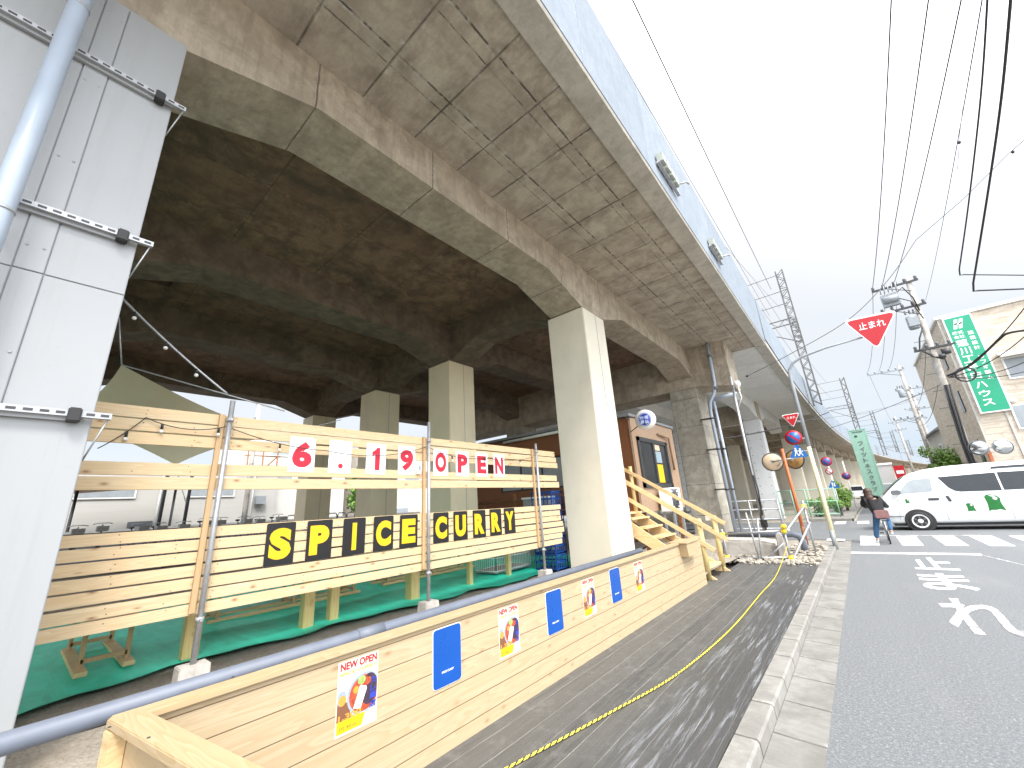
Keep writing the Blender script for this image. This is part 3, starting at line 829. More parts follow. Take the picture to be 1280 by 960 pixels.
# ================================================================== the viaduct beyond: span over the crossing and on into the distance
def span(name, y0, y1, label, mat_soffit, piers, low=0.0, seg=6):
    t = thing(name, (-10 + bend(y0), y0, 0), label, 'viaduct')
    yl = [y0 + (y1 - y0) * i / seg for i in range(seg + 1)]
    def run(poly, part, mat):
        b = MB(); n = len(poly)
        vs = [(u + bend(y), y, v) for y in yl for u, v in poly]
        fs = [(i * n + j, i * n + (j + 1) % n, (i + 1) * n + (j + 1) % n, (i + 1) * n + j) for i in range(seg) for j in range(n)]
        b._add(vs, fs); b.f.append(list(range(n))); b.sm.append(False); b.f.append([seg * n + j for j in range(n)][::-1]); b.sm.append(False)
        return b.build(part, mat, t)
    s = SOF + low
    run([(-20, s), (-1.98, s), (-1.98, s + .35), (-20, s + .35)], 'deck_slab', mat_soffit)
    run([(-1.98, s - .05), (-1.62, s - .02), (-1.6, s + .02), (-1.6, s + .35), (-1.98, s + .35)], 'fascia', 'fascia_concrete')
    run([(-1.74, s + .3), (-1.56, s + .2), (-1.56, 9.8), (-1.74, 9.8)], 'parapet', 'parapet_concrete')
    run([(-20.2, s), (-20, s), (-20, 9.0), (-20.2, 9.0)], 'parapet', 'parapet_concrete')
    ps = [y0 - .2] + piers + [y1 + .2]
    for xa in (-5.1, -9.9, -14.5, -19.2):
        b = MB()
        for a, c in zip(ps, ps[1:]):
            a2, c2 = a + .55, c - .55
            hl = min(2.4, (c2 - a2) * .25)
            haunched(b, a2, c2, 6.45, 6.95, hl, s + .05, lambda u, v, h: (h + bend(u), u, v), xa, xa + .85)
        b.build('long_beam', 'grey_painted_concrete' if mat_soffit == 'grey_painted_concrete' else 'beam_concrete', t)
    for y in piers:
        b = MB(); b.box((-19.4 + bend(y), y - .55, 6.45), (-4.2 + bend(y), y + .55, s + .04)); b.build('cross_beam', 'beam_concrete', t)
        for xa in (-5.2, -10, -14.6, -19.3):
            b = MB(); b.box((xa + bend(y), y - .55, 0), (xa + 1.0 + bend(y), y + .55, 6.452)); c_ = b.build('pier', 'clad_white' if mat_soffit == 'grey_painted_concrete' else 'column_paint', t, bevel=.02)
            if mat_soffit == 'grey_painted_concrete':
                q = MB()
                for kz in range(11):
                    for dx in (.15, .8):
                        q.lathe([(0, .02), (.03, .015), (.04, 0)], (xa + dx + bend(y), y - .55, .6 + kz * .5), -Y, 8)
                q.build('rivets', 'grey_paint', c_)
    return t

span('viaduct_span', 18.96, 41.2, 'pale grey painted viaduct span crossing over the side street', 'grey_painted_concrete', [31.6])
span('viaduct_span', 41.3, 63.8, 'concrete viaduct span just beyond the side street, dark underneath', 'soffit_concrete', [46.5, 54.5, 61.5])
span('viaduct_span', 63.9, 120, 'long viaduct span bending right behind the mint green sign', 'beam_concrete', [70, 79, 88, 97, 106, 115], seg=8)
span('viaduct_span', 120.1, 330, 'farthest stretch of viaduct vanishing behind the white van', 'beam_concrete', [128 + 10 * q for q in range(20)], seg=14)


# ================================================================== timber wall along the deck, pipe above it
tw = thing('timber_wall', (-2.72, 4.7, .1), 'low new pine plank wall with a flat cap running along the dark deck', 'wall')
b = MB(); b.box((-2.725, .47, .085), (-2.70, 8.95, .94)); b.build('planks', 'pine_planks', tw)
b = MB(); b.box((-2.77, .44, .938), (-2.672, 8.98, .972)); b.build('cap', 'pine_cap', tw, bevel=.004)
b = MB()
for yy in (.6, 2.0, 3.4, 4.8, 6.2, 7.6, 8.85): b.box((-2.79, yy, -.05), (-2.727, yy + .06, .936))
b.build('studs', 'pine_post', tw)
# return wall at the near end, standing out across the deck
ea = V(-2.70, .50, 0); ed = V(math.cos(R(8.5)), math.sin(R(8.5)), 0); en = V(-ed.y, ed.x, 0)
b = MB(); b.obox(ea + ed * .55 + Z * .51, ed * .55, en * .0125, Z * .428); b.build('end_planks', 'pine_end_planks', tw)
b = MB(); b.obox(ea + ed * .53 + Z * .955 - en * .01, ed * .58, en * .058, Z * .0175); b.build('end_cap', 'pine_cap_x', tw, bevel=.004)
b = MB(); b.obox(ea - en * .045 + Z * .46 + ed * .0, ed * .035, en * .03, Z * .474); b.obox(ea - en * .045 + ed * 1.05 + Z * .46, ed * .035, en * .03, Z * .474); b.build('end_post', 'pine_bench', tw)
b = MB(); b.tube([(-2.62, .42, .972), (-2.62, .42, .975)], .006, 8); b.tube([(-2.35, .50, .972), (-2.35, .50, .975)], .006, 8); b.build('screws', 'dark_steel', tw)

pr = thing('grey_pipe', (-2.85, 3, .97), 'thick grey plastic pipe running level just behind the pine wall', 'pipe')
b = MB(); b.tube([(-2.86, -1.5, .962), (-2.86, 1.78, .965), (-2.855, 6.4, .975)], .043, 20); b.build('pipe', 'grey_pvc', pr)
b = MB(); b.tube([(-2.86, 1.66, .965), (-2.86, 1.86, .965)], .047, 20); b.build('socket', 'grey_pvc', pr)
b = MB(); b.ball((-2.855, 6.42, .975), .046, nu=14); b.build('end_plug', 'grey_pvc', pr)
b = MB()
for yy in (.9, 2.4, 3.9, 5.2, 6.1):
    b.box((-2.88, yy, .84), (-2.79, yy + .04, .93)); b.tube(arc((-2.857, yy + .02, .968), .047, X, Z, 180, 360, 8), .006, 6)
b.build('clips', 'dark_steel', pr)

# posters and blue boards pinned to the wall
XP = -2.699
def poster(y, z, label):
    t = thing('poster', (XP, y, z), label, 'poster', 'posters on the pine wall')
    u = lambda a, c, d=0.0: V(XP + .002 + d, y + a * .275, z + c * .385)
    def flat(name, pts, mat, d):
        q = MB(); q._add([u(a, c, d) for a, c in pts], [tuple(range(len(pts)))]); return q.build(name, mat, t)
    b = MB(); b.prism([(0, 0), (.275, 0), (.275, .385), (0, .385)], XP, XP + .002, lambda a, c, h: (h, y + a, z + c)); b.build('sheet', 'poster_clear', t)
    b = MB(); lettering(b, 'NEW OPEN', u(.05, .875, .002), Y, Z, .25, .042, .035); b.build('heading', 'letter_red', t)
    b = MB(); lettering(b, 'SPICE CURRY', u(.05, .80, .002), Y, Z, .25, .018, .02); b.build('subheading', 'letter_yellow', t)
    ph = flat('photo', [(.02, .20), (.98, .20), (.98, .62), (.93, .70), (.80, .74), (.5, .72), (.3, .70), (.02, .69)], 'photo_sky', .001)
    def disc(name, cy, cz, ry_, rz_, mat, d, a0=0, a1=360):
        pts = [(cy + ry_ * math.cos(R(a0 + (a1 - a0) * q / 28)), cz + rz_ * math.sin(R(a0 + (a1 - a0) * q / 28))) for q in range(28)]
        q = MB(); q._add([u(min(.98, max(.02, p)), min(.78, r), d) for p, r in pts], [tuple(range(28))]); q.build(name, mat, ph)
    q = MB(); q._add([u(a, c, .0014) for a, c in ((.02, .20), (.35, .20), (.3, .42), (.02, .46))], [(0, 1, 2, 3)]); q.build('table', 'table_brown', ph)
    disc('cup', .12, .50, .11, .10, 'bowl_blue', .0016); disc('tea', .13, .47, .09, .07, 'tea_orange', .0018)
    disc('bowl', .66, .47, .42, .29, 'bowl_blue', .0020); disc('curry', .66, .47, .37, .255, 'curry_red', .0022)
    disc('dark_curry', .78, .50, .22, .22, 'curry_dark', .0024)
    q = MB(); q._add([u(a, c, .0027) for a, c in ((.40, .30), (.58, .27), (.72, .52), (.66, .62), (.54, .58), (.46, .42))], [tuple(range(6))]); q.build('rice', 'rice_white', ph)
    disc('garnish', .58, .66, .10, .06, 'garnish_green', .0029)
    disc('meat', .70, .62, .13, .06, 'curry_red', .0028); disc('egg', .45, .55, .07, .05, 'tea_orange', .0029)
    pl = flat('price_panel', [(.03, .04), (.62, .04), (.70, .20), (.03, .20)], 'letter_yellow', .0032)
    q = MB(); lettering(q, '1,300', u(.05, .19, .0036), Y, Z, .15, .035, .03); q.build('price', 'tea_orange', pl)
    q = MB(); lettering(q, '円 税込', u(.10, .07, .0036), Y, Z, .11, .02); q.build('price_note', 'table_brown', pl)
    q = MB()
    for ch, cz in (('カ', .56), ('レ', .44), ('ー', .34), ('店', .22)):
        lettering(q, ch, u(.80, cz, .0038), Y, Z, .045, .036, .03)
    q.build('side_writing', 'ink_blue', t)
    for yy, zz in ((.01, .99), (.95, .99)):
        pass
    return t
poster(1.455, .507, 'NEW OPEN curry poster nearest the raw end of the pine wall, largest of the posters')
poster(2.915, .503, 'NEW OPEN curry poster between the nearest and the middle blue board')
poster(4.345, .508, 'NEW OPEN curry poster between the middle and the farthest blue board')
poster(5.775, .508, 'NEW OPEN curry poster farthest along the pine wall, past the last blue board')

def blue_board(y, z, label):
    t = thing('blue_board', (XP, y, z), label, 'sign', 'blue boards on the pine wall')
    b = MB(); b.prism([(a - .006, c - .006) for a, c in rrect(.284, .394, .03)], XP, XP + .002, lambda a, c, h: (h, y + a, z + c)); b.build('backing', 'paper_white', t)
    b = MB(); b.prism(rrect(.272, .382, .026), XP + .002, XP + .007, lambda a, c, h: (h, y + a, z + c)); b.build('board', 'board_blue', t)
    b = MB(); lettering(b, 'SPICE CURRY', (XP + .0085, y + .075, z + .085), Y, Z, .12, .014, .03); b.build('writing', 'paper_white', t)
    return t
blue_board(2.19, .512, 'plain blue board nearest along the pine wall, right of the largest poster')
blue_board(3.635, .51, 'plain blue board second along the pine wall, between two posters')
blue_board(5.035, .522, 'plain blue board farthest along the pine wall, between two small posters')

# wooden box on the far end of the wall
bx = thing('wooden_box', (-2.7, 8.2, .9), 'small raw plywood box fixed over the far end of the pine wall', 'box')
b = MB(); b.prism([(0, 0), (.55, 0), (.62, .22), (-.05, .22)], -2.86, -2.56, lambda u, v, h: (h, 7.75 + u, .73 + v)); b.build('body', 'pine_cap', bx, bevel=.004)
b = MB(); b.box((-2.88, 7.66, .955), (-2.54, 8.40, .975)); b.build('lid', 'pine_cap', bx, bevel=.003)

# ================================================================== slatted fence with lettering
XF = -5.0
fn = thing('slat_fence', (XF, 3.3, BASE), 'tall pine slat fence with open bands on steel posts before the green sheet', 'fence')
def slats(name, rows, ya=-1.2, yb=7.52):
    b = MB()
    for r_, (z0, z1) in enumerate(rows):
        cuts = [ya, 1.22, 3.87, 6.62, yb + random.uniform(-.06, .07)]
        for a, c in zip(cuts, cuts[1:]):
            dz = random.uniform(-.004, .004); dx = random.uniform(-.002, .002)
            b.box((XF - .024 + dx, a + .002, z0 + dz), (XF + dx, c - .002, z1 + dz))
    return b.build(name, 'pine_slats', fn, bevel=.003)
def screws(name, zs):
    b = MB()
    for z in zs:
        for y in (-.3, .62, 1.02, 1.36, 2.2, 2.6, 3.05, 3.68, 4.02, 4.9, 5.4, 5.9, 6.45, 6.82, 7.42):
            for dz in (-.025, .025):
                if random.random() < .75: b.disc((XF, y + random.uniform(-.02, .02), z + dz + random.uniform(-.01, .01)), X, .005, .0012, 8)
    b.build(name, 'rust_steel', fn)
screws('screw_heads', [2.818, 2.688, 2.56, 2.297, 2.152] + [1.015 + .113 * q for q in range(7)])
slats('upper_slats', [(2.757, 2.868), (2.636, 2.745), (2.51, 2.620)])
slats('middle_slats', [(2.234, 2.35), (2.10, 2.216)])
slats('lower_slats', [(.967 + .113 * q, .967 + .113 * q + .096) for q in range(7)])
for yy in (1.165, 3.815, 6.57):
    b = MB(); b.box((XF + .003, yy + .03, .985), (XF + .036, yy + .078, 2.87)); b.build('upright', 'pine_upright', fn, bevel=.003)
for yy, top in ((1.28, 3.02), (3.925, 3.10), (6.70, 2.98)):
    p_ = MB().tube([(XF + .065, yy, .42), (XF + .065, yy, top)], .0245, 14).build('steel_post', 'galvanised_steel', fn)
    q = MB()
    for zz in (.93, 2.81):
        q.lathe([(.025, -.02), (.034, -.02), (.034, .02), (.025, .02)], (XF + .065, yy, zz), Z, 12); q.box((XF + .09, yy - .012, zz - .012), (XF + .12, yy + .012, zz + .012))
    q.build('clamp', 'galvanised_steel', p_)
    q = MB(); q.prism([(-.12, BASE - .12), (.12, BASE - .12), (.09, .575), (-.09, .575)], yy - .115, yy + .115, lambda u, v, h: (XF + .065 + u, h, v)); q.build('footing', 'block_concrete', fn, bevel=.008)

def sheet_sign(name, ch, y0, z0, z1, sheet, ink, label, group, wd=.30, tilt=0.0, bold=.05):
    t = thing(name, (XF + .004, y0, z0), label, 'letter sheet', group)
    ca, sa = math.cos(R(tilt)), math.sin(R(tilt))
    fx = lambda a, c, d: V(XF + .004 + d, y0 + a * ca - c * sa, z0 + a * sa + c * ca)
    hh = z1 - z0
    b = MB(); b.prism(rrect(wd, hh, .018), 0, .002, lambda a, c, h: fx(a, c, h)); b.build('sheet', sheet, t)
    b = MB()
    U = V(0, ca, sa); W = V(0, -sa, ca)
    if ch == '.': lettering(b, '.', fx(wd * .42, hh * .14, .0035), U, W, .065, .065, bold)
    elif ch == '1':
        b._add([fx(wd * (.27 + .46 * u_), hh * (.13 + .74 * v_), .0035) for u_, v_ in ((.38, 0), (.92, 0), (.92, 1), (.55, 1), (.42, .90), (.05, .80), (.05, .62), (.38, .68))], [(0, 1, 2, 3, 4, 7), (4, 5, 6, 7)])
    else:
        ww = .76 if ch not in '1I' else .46 if ch == '1' else .2
        lettering(b, ch, fx(wd * (.5 - ww / 2), hh * .13, .0035), U, W, wd * ww, hh * .74, bold)
    b.build('letter', ink, t)
    return t

for q, (ch, y0, lab) in enumerate((('6', 1.93, 'white sheet with a red 6, first of the date on the fence'),
        ('.', 2.40, 'white sheet with only a red dot between the 6 and the 1'),
        ('1', 2.91, 'white sheet with a red 1 on the fence'),
        ('9', 3.42, 'white sheet with a red 9 left of the middle steel post'),
        ('O', 4.06, 'white sheet with a red O right of the middle steel post'),
        ('P', 4.53, 'white sheet with a red P on the upper fence'),
        ('E', 4.99, 'white sheet with a red E on the upper fence'),
        ('N', 5.45, 'white sheet with a red N, last of the upper row'))):
    sheet_sign('letter_sheet', ch, y0, 2.29, 2.705, 'paper_white', 'letter_red', lab, 'red letters on white sheets', tilt=random.uniform(-1.2, 1.2), bold=.055)
for q, (ch, y0, lab) in enumerate((('S', 1.785, 'black sheet with a yellow S, first of the lower row'),
        ('P', 2.215, 'black sheet with a yellow P in the lower row'),
        ('I', 2.65, 'black sheet with a yellow I in the lower row'),
        ('C', 3.07, 'black sheet with a yellow C in front of the yellow E'),
        ('E', 3.47, 'black sheet with a yellow E left of the middle steel post'),
        ('C', 4.06, 'black sheet with a yellow C right of the middle steel post'),
        ('U', 4.46, 'black sheet with a yellow U in the lower row'),
        ('R', 4.885, 'black sheet with a yellow R beside the yellow U'),
        ('R', 5.29, 'black sheet with a yellow R beside the yellow Y'),
        ('Y', 5.67, 'black sheet with a yellow Y, last of the lower row'))):
    sheet_sign('letter_sheet', ch, y0, 1.30, 1.735, 'black_sheet', 'letter_yellow', lab, 'yellow letters on black sheets', tilt=random.uniform(-.8, .8), bold=.065)
bx = thing('switch_box', (XF + .02, 3.77, 2.3), 'small white switch box on the fence beside the red 9', 'box')
b = MB(); b.box((XF + .004, 3.735, 2.30), (XF + .05, 3.80, 2.48)); b.build('body', 'white_plastic', bx, bevel=.008)
b = MB(); b.box((XF + .05, 3.75, 2.36), (XF + .056, 3.785, 2.42)); b.build('cover', 'grey_paint', bx)

# string lights drooping along the fence
sl_ = thing('string_lights', (XF, 3, 2.6), 'dark wire of small bulbs drooping along the top of the slat fence', 'string lights')
pts = []
for a, c, s_ in ((V(XF + .02, .35, 2.45), V(XF + .02, .62, 2.76), .02), (V(XF + .02, .62, 2.76), V(XF + .06, 1.26, 2.74), .07), (V(XF + .06, 1.26, 2.74), V(XF + .03, 2.35, 2.56), .05),
              (V(XF + .03, 2.35, 2.56), V(XF + .05, 3.9, 2.72), .10), (V(XF + .05, 3.9, 2.72), V(XF + .03, 5.2, 2.62), .08), (V(XF + .03, 5.2, 2.62), V(XF + .05, 6.6, 2.70), .06)):
    pts += sag(a, c, s_, 10)
b = MB().tube(pts, .0045, 5); b.build('wire', 'black_cable', sl_)
for i in range(6, len(pts), 7):
    if any(a < pts[i].y < a + .3 for a in (1.93, 2.40, 2.91, 3.42)): continue
    b = MB(); b.tube([pts[i], pts[i] - Z * .05], .011, 8); b.build('bulb_holder', 'black_rubber', sl_)
    b = MB(); b.ball(pts[i] - Z * .07, .018); b.build('bulb', 'bulb_glass', sl_)
s2 = thing('string_lights', (-5.3, .8, 3.6), 'grey cord with bulbs slanting from the white column down to the first steel post', 'string lights')
A, B = V(-5.3, .22, 4.06), V(-4.95, 1.27, 2.98)
pts = sag(at(150, 370, X=-5.3), at(284, 492, X=-4.96), .03, 14)
b = MB().tube(pts, .011, 6); b.build('cord', 'galvanised_steel', s2)
for i in (2, 6, 10):
    b = MB(); b.tube([pts[i], pts[i] - Z * .05], .012, 8); b.build('bulb_holder', 'black_rubber', s2)
    b = MB(); b.ball(pts[i] - Z * .07, .02); b.build('bulb', 'bulb_glass', s2)

# shade sail behind the fence
sa = thing('shade_sail', (-6.6, 1.0, 2.5), 'khaki triangular shade sail hung behind the left end of the fence', 'shade sail')
P0, P1, P2, P3 = at(152, 456, X=-6.2), at(350, 545, X=-6.6), at(219, 581, X=-6.9), at(60, 520, X=-7.6)
b = MB(); n = 14; vs = []
for j in range(n + 1):
    for i in range(n + 1):
        s_, t_ = i / n, j / n
        p = lerp(lerp(P0, P1, s_), lerp(P3, P2, s_), t_)
        e = 0.42 * (s_ * (1 - s_) + t_ * (1 - t_)); c_ = (P0 + P1 + P2 + P3) / 4
        p = p + (c_ - p) * e * (1.2 if s_ in (0, 1) or t_ in (0, 1) else 1.0); p = p + X * .12 * math.sin(math.pi * s_) * math.sin(math.pi * t_)
        vs.append(p)
b._add(vs, [(j * (n + 1) + i, j * (n + 1) + i + 1, (j + 1) * (n + 1) + i + 1, (j + 1) * (n + 1) + i) for j in range(n) for i in range(n)], True)
b.build('canvas', 'khaki_canvas', sa)
b = MB(); b.tube([P0, P0 + V(.05, -.12, .55)], .008, 6); b.tube([P0, V(-5.2, 1.9, 3.05)], .009, 6); b.tube([P2, P2 + V(.4, .1, -.5)], .006, 6); b.tube([P1, P1 + V(0.3, .8, .3)], .006, 6); b.build('ropes', 'galvanised_steel', sa)

# ================================================================== furniture on the green sheet
def post_table(label, y0, y1, legs, x=-6.12):
    t = thing('timber_counter', (x, (y0 + y1) / 2, BASE), label, 'counter')
    b = MB(); b.box((x - .45, y0, 1.10), (x + .12, y1, 1.14)); b.build('top', 'pine_bench', t, bevel=.004)
    for yy, ww in legs:
        b = MB(); b.box((x - ww, yy - ww, BASE + .01), (x + ww, yy + ww, 1.10)); b.build('leg', 'pine_post', t, bevel=.005)
    return t
post_table('long pine counter on thick square legs behind the fence', 1.2, 4.9, ((1.53, .075), (2.80, .07), (3.16, .062), (4.53, .085)))
post_table('short pine counter on thin legs behind the far end of the fence', 5.6, 7.3, ((5.86, .045), (7.0, .045)))
def bench(x, y, label, L_=1.6, D=.42):
    t = thing('pine_bench', (x, y, BASE), label, 'bench', 'benches on the green sheet')
    for dx in (-D / 2, D / 2):
        b = MB(); b.box((x + dx - .045, y - L_ / 2, BASE + .015), (x + dx + .045, y + L_ / 2, BASE + .06)); b.build('skid', 'pine_bench', t, bevel=.003)
        for q in (-1, 0, 1):
            b = MB(); b.box((x + dx - .02, y + q * (L_ / 2 - .12) - .022, BASE + .06), (x + dx + .02, y + q * (L_ / 2 - .12) + .022, BASE + .40)); b.build('leg', 'pine_upright', t)
    for q in (-1, 0, 1):
        yy = y + q * (L_ / 2 - .12)
        b = MB(); b.box((x - D / 2, yy - .022, BASE + .09), (x + D / 2, yy + .022, BASE + .13)); b.build('cross_rail', 'pine_upright', t)
    b = MB()
    for q in range(4): b.box((x - D / 2 - .04 + q * .128, y - L_ / 2, BASE + .40), (x - D / 2 + .075 + q * .128, y + L_ / 2, BASE + .43))
    b.build('seat', 'pine_bench', t)
    return t
def bench_x(x, y, label, L_=1.5, D=.36):
    t = thing('pine_bench', (x, y, BASE), label, 'bench', 'benches on the green sheet')
    for dy in (-D / 2, D / 2):
        b = MB(); b.box((x - L_ / 2, y + dy - .05, BASE + .015), (x + L_ / 2, y + dy + .05, BASE + .06)); b.build('skid', 'pine_bench', t, bevel=.003)
    for q in (-1, 1):
        xx = x + q * (L_ / 2 - .2)
        for dy in (-D / 2, D / 2):
            b = MB(); b.box((xx - .022, y + dy - .02, BASE + .06), (xx + .022, y + dy + .02, BASE + .46)); b.build('leg', 'pine_upright', t)
        b = MB(); b.box((xx - .022, y - D / 2, BASE + .10), (xx + .022, y + D / 2, BASE + .14)); b.build('cross_rail', 'pine_upright', t)
    b = MB(); b.box((x - L_ / 2, y - D / 2 - .04, BASE + .46), (x + L_ / 2, y + D / 2 + .04, BASE + .49)); b.build('seat', 'pine_bench', t)
    return t
bench_x(-7.15, .90, 'pine bench end-on at the far left of the green sheet')
bench(-7.95, 3.3, 'pine bench on skids behind the two thick square legs', 2.4)
bench(-8.1, 6.4, 'pine bench on skids behind the middle steel post', 2.6)

def wire_basket(y, label):
    t = thing('wire_cage', (-6.6, y, BASE), label, 'cage')
    b = MB(); x0, x1 = -6.9, -6.3
    for q in range(22):
        yy = y - .6 + 1.2 * q / 21
        b.tube([(x1, yy, BASE + .1), (x1, yy, BASE + .62)], .005, 4, False)
    for q in range(11): b.tube([(x0 + .6 * q / 10, y - .6, BASE + .1), (x0 + .6 * q / 10, y - .6, BASE + .62)], .005, 4, False)
    for zz in (.1, .36, .62): b.tube([(x0, y - .6, BASE + zz), (x1, y - .6, BASE + zz), (x1, y + .6, BASE + zz), (x0, y + .6, BASE + zz), (x0, y - .6, BASE + zz)], .009, 5, False)
    b.build('bars', 'white_paint', t)
    b = MB(); b.box((x0, y - .6, BASE + .06), (x1, y + .6, BASE + .1)); b.build('base', 'galvanised_steel', t)
wire_basket(7.4, 'white wire mesh cage low behind the end of the fence')
for q, (y, z0, lab) in enumerate(((8.05, .36, 'blue plastic crate lowest of its stack beside the white column'), (8.05, .70, 'blue plastic crate second from the ground beside the white column'), (8.05, 1.04, 'blue plastic crate third from the ground beside the white column'), (8.05, 1.38, 'blue plastic crate fourth from the ground beside the white column'), (8.05, 1.72, 'blue plastic crate topmost of its stack beside the white column'))):
    t = thing('plastic_crate', (-5.72, y, z0), lab, 'crate', 'stacked blue crates')
    x0, x1, y0, y1 = -6.02, -5.45, y - .2, y + .25
    b = MB()
    b.box((x0, y0, z0), (x1, y1, z0 + .02))
    for a in (0, .15, .30): b.box((x0, y0, z0 + a), (x1, y0 + .015, z0 + a + .035)); b.box((x0, y1 - .015, z0 + a), (x1, y1, z0 + a + .035)); b.box((x1 - .015, y0, z0 + a), (x1, y1, z0 + a + .035)); b.box((x0, y0, z0 + a), (x0 + .015, y1, z0 + a + .035))
    for k_ in range(6):
        xx = x0 + (x1 - x0) * k_ / 5; b.box((xx - .012, y0 + .002, z0), (xx + .012, y0 + .013, z0 + .33)); yy = y0 + (y1 - y0) * k_ / 5; b.box((x1 - .013, yy - .012, z0), (x1 - .002, yy + .012, z0 + .33))
    b.build('shell', 'crate_blue', t)

# chain-link panel in the dark beside the column
cf = thing('mesh_panel', (-6.0, 8.9, BASE), 'dark chain-link panel standing under the fence end beside the column', 'mesh panel')
b = MB()
for q in range(34):
    a = q * .06
    b.tube([(-5.9 - a, 8.9, BASE + .02), (-5.9 - a - .7, 8.9, BASE + .72)], .004, 3, False); b.tube([(-6.6 - a, 8.9, BASE + .02), (-6.6 - a + .7, 8.9, BASE + .72)], .004, 3, False)
b.build('mesh', 'grey_paint', cf)
b = MB(); b.tube([(-5.6, 8.9, BASE), (-5.6, 8.9, BASE + .75), (-8.6, 8.9, BASE + .75), (-8.6, 8.9, BASE)], .02, 6); b.build('frame', 'galvanised_steel', cf)

# ================================================================== the cabin
XC, YC, ZC = -4.62, 10.95, 1.40
cb = thing('wooden_cabin', (-8, 12.8, BASE), 'brown and tan timber cabin raised on a platform under the viaduct', 'cabin')
b = MB(); b.box((-12.5, YC, ZC), (-9.75, YC + .1, 4.05)); b.box((-9.75, YC, ZC), (-6.0, YC + .1, 2.25)); b.box((-9.75, YC, 3.25), (-6.0, YC + .1, 4.05)); b.box((-6.0, YC, ZC), (XC - .03, YC + .1, 4.05))
b.build('brown_wall', 'cabin_brown', cb)
b = MB(); b.box((XC - .03, YC - .015, ZC), (XC, 14.45, 4.08)); b.build('tan_wall', 'cabin_tan', cb)
b = MB(); b.box((XC - .6, YC - .02, ZC), (XC - .575, YC - .002, 4.06)); b.box((XC - .055, YC - .03, ZC), (XC - .03, YC - .016, 4.08)); b.build('corner_trim', 'cabin_tan', cb)
b = MB(); b.box((-12.5, YC + .1, ZC), (XC - .04, 14.4, ZC + .12)); b.build('platform', 'brick_brown', cb)
b = MB(); b.box((-12.6, YC - .15, 4.06), (XC + .05, 14.5, 4.14)); b.build('roof', 'roof_grey', cb)
b = MB(); b.box((-12.5, 14.3, ZC), (XC - .03, 14.4, 4.05)); b.build('back_wall', 'cabin_brown', cb)
wn = MB()
wn.box((-9.75, YC + .03, 2.25), (-9.68, YC + .09, 3.25)); wn.box((-6.07, YC + .03, 2.25), (-6.0, YC + .09, 3.25)); wn.box((-9.75, YC + .03, 2.25), (-6, YC + .09, 2.30)); wn.box((-9.75, YC + .03, 3.2), (-6, YC + .09, 3.25))
for xx in (-8.8, -7.9, -7.0): wn.box((xx - .03, YC + .03, 2.3), (xx + .03, YC + .09, 3.2))
wf = wn.build('window', 'dark_steel', cb)
b = MB(); b.box((-9.7, YC + .05, 2.28), (-6.05, YC + .06, 3.22)); b.build('pane', 'glass_pale', wf)
wn = MB(); y0, y1, z0, z1 = 11.2, 13.55, 2.05, 3.5
wn.box((XC, y0, z0), (XC + .05, y0 + .12, z1)); wn.box((XC, y1 - .12, z0), (XC + .05, y1, z1)); wn.box((XC, y0, z0), (XC + .05, y1, z0 + .12)); wn.box((XC, y0, z1 - .12), (XC + .05, y1, z1)); wn.box((XC, 12.3, z0), (XC + .045, 12.42, z1))
wf = wn.build('window', 'dark_steel', cb)
b = MB(); b.box((XC + .004, y0 + .1, z0 + .1), (XC + .012, y1 - .1, z1 - .1)); b.build('pane', 'glass_dark', wf)
b = MB(); b.box((XC + .013, 12.5, 2.2), (XC + .02, 12.95, 2.75)); b.build('yellow_notice', 'letter_yellow', wf)
b = MB(); b.box((XC + .013, 12.5, 2.8), (XC + .02, 12.95, 3.15)); b.build('blue_notice', 'bowl_blue', wf)
b = MB(); b.box((XC + .013, 12.52, 3.18), (XC + .02, 12.9, 3.36)); b.build('tan_notice', 'tan_back', wf)
b = MB(); b.tube([(XC + .03, 12.9, 3.72), (XC + .08, 13.75, 3.66), (XC + .08, 13.8, 2.6)], .035, 8); b.build('dark_pipe', 'brick_brown', cb)
b = MB(); b.tube([(-9.4, YC - .1, 3.98), (XC - 1.4, YC - .1, 4.0)], .05, 8); b.build('white_tube', 'white_plastic', cb)  # unlit white tube in place of the bright fluorescent light
for xx in (-12, -10, -8, -6.4, -4.8):
    for yy in (YC + .3, 14.1): b = MB(); b.box((xx, yy, BASE - .1), (xx + .1, yy + .1, ZC)); b.build('stilt', 'rust_steel', cb)
b = MB(); b.tube([(-11, YC - .7, 1.9), (-5.4, YC - .7, 2.0)], .03, 6); b.tube([(-11, YC - .7, 1.5), (-5.4, YC - .7, 1.6)], .03, 6)
for xx in (-10.3, -8.6, -6.9, -5.5): b.box((xx, YC - .74, BASE), (xx + .09, YC - .66, 2.15))
tr = thing('terrace_rail', (-8, YC - .7, BASE), 'dark pipe handrail on timber posts in front of the cabin windows', 'railing'); b.build('rails_and_posts', 'rust_steel', tr)
t = thing('grey_cabinet', (-7.4, 10.1, BASE), 'pale grey metal cabinet standing before the cabin windows', 'cabinet')
b = MB(); b.box((-7.85, 9.8, BASE), (-6.95, 10.3, 1.95)); b.build('body', 'grey_paint', t, bevel=.01)
b = MB(); b.box((-7.88, 9.77, 1.95), (-6.92, 10.33, 2.0)); b.box((-7.41, 9.79, .5), (-7.39, 9.80, 1.9)); b.build('top', 'white_plastic', t)

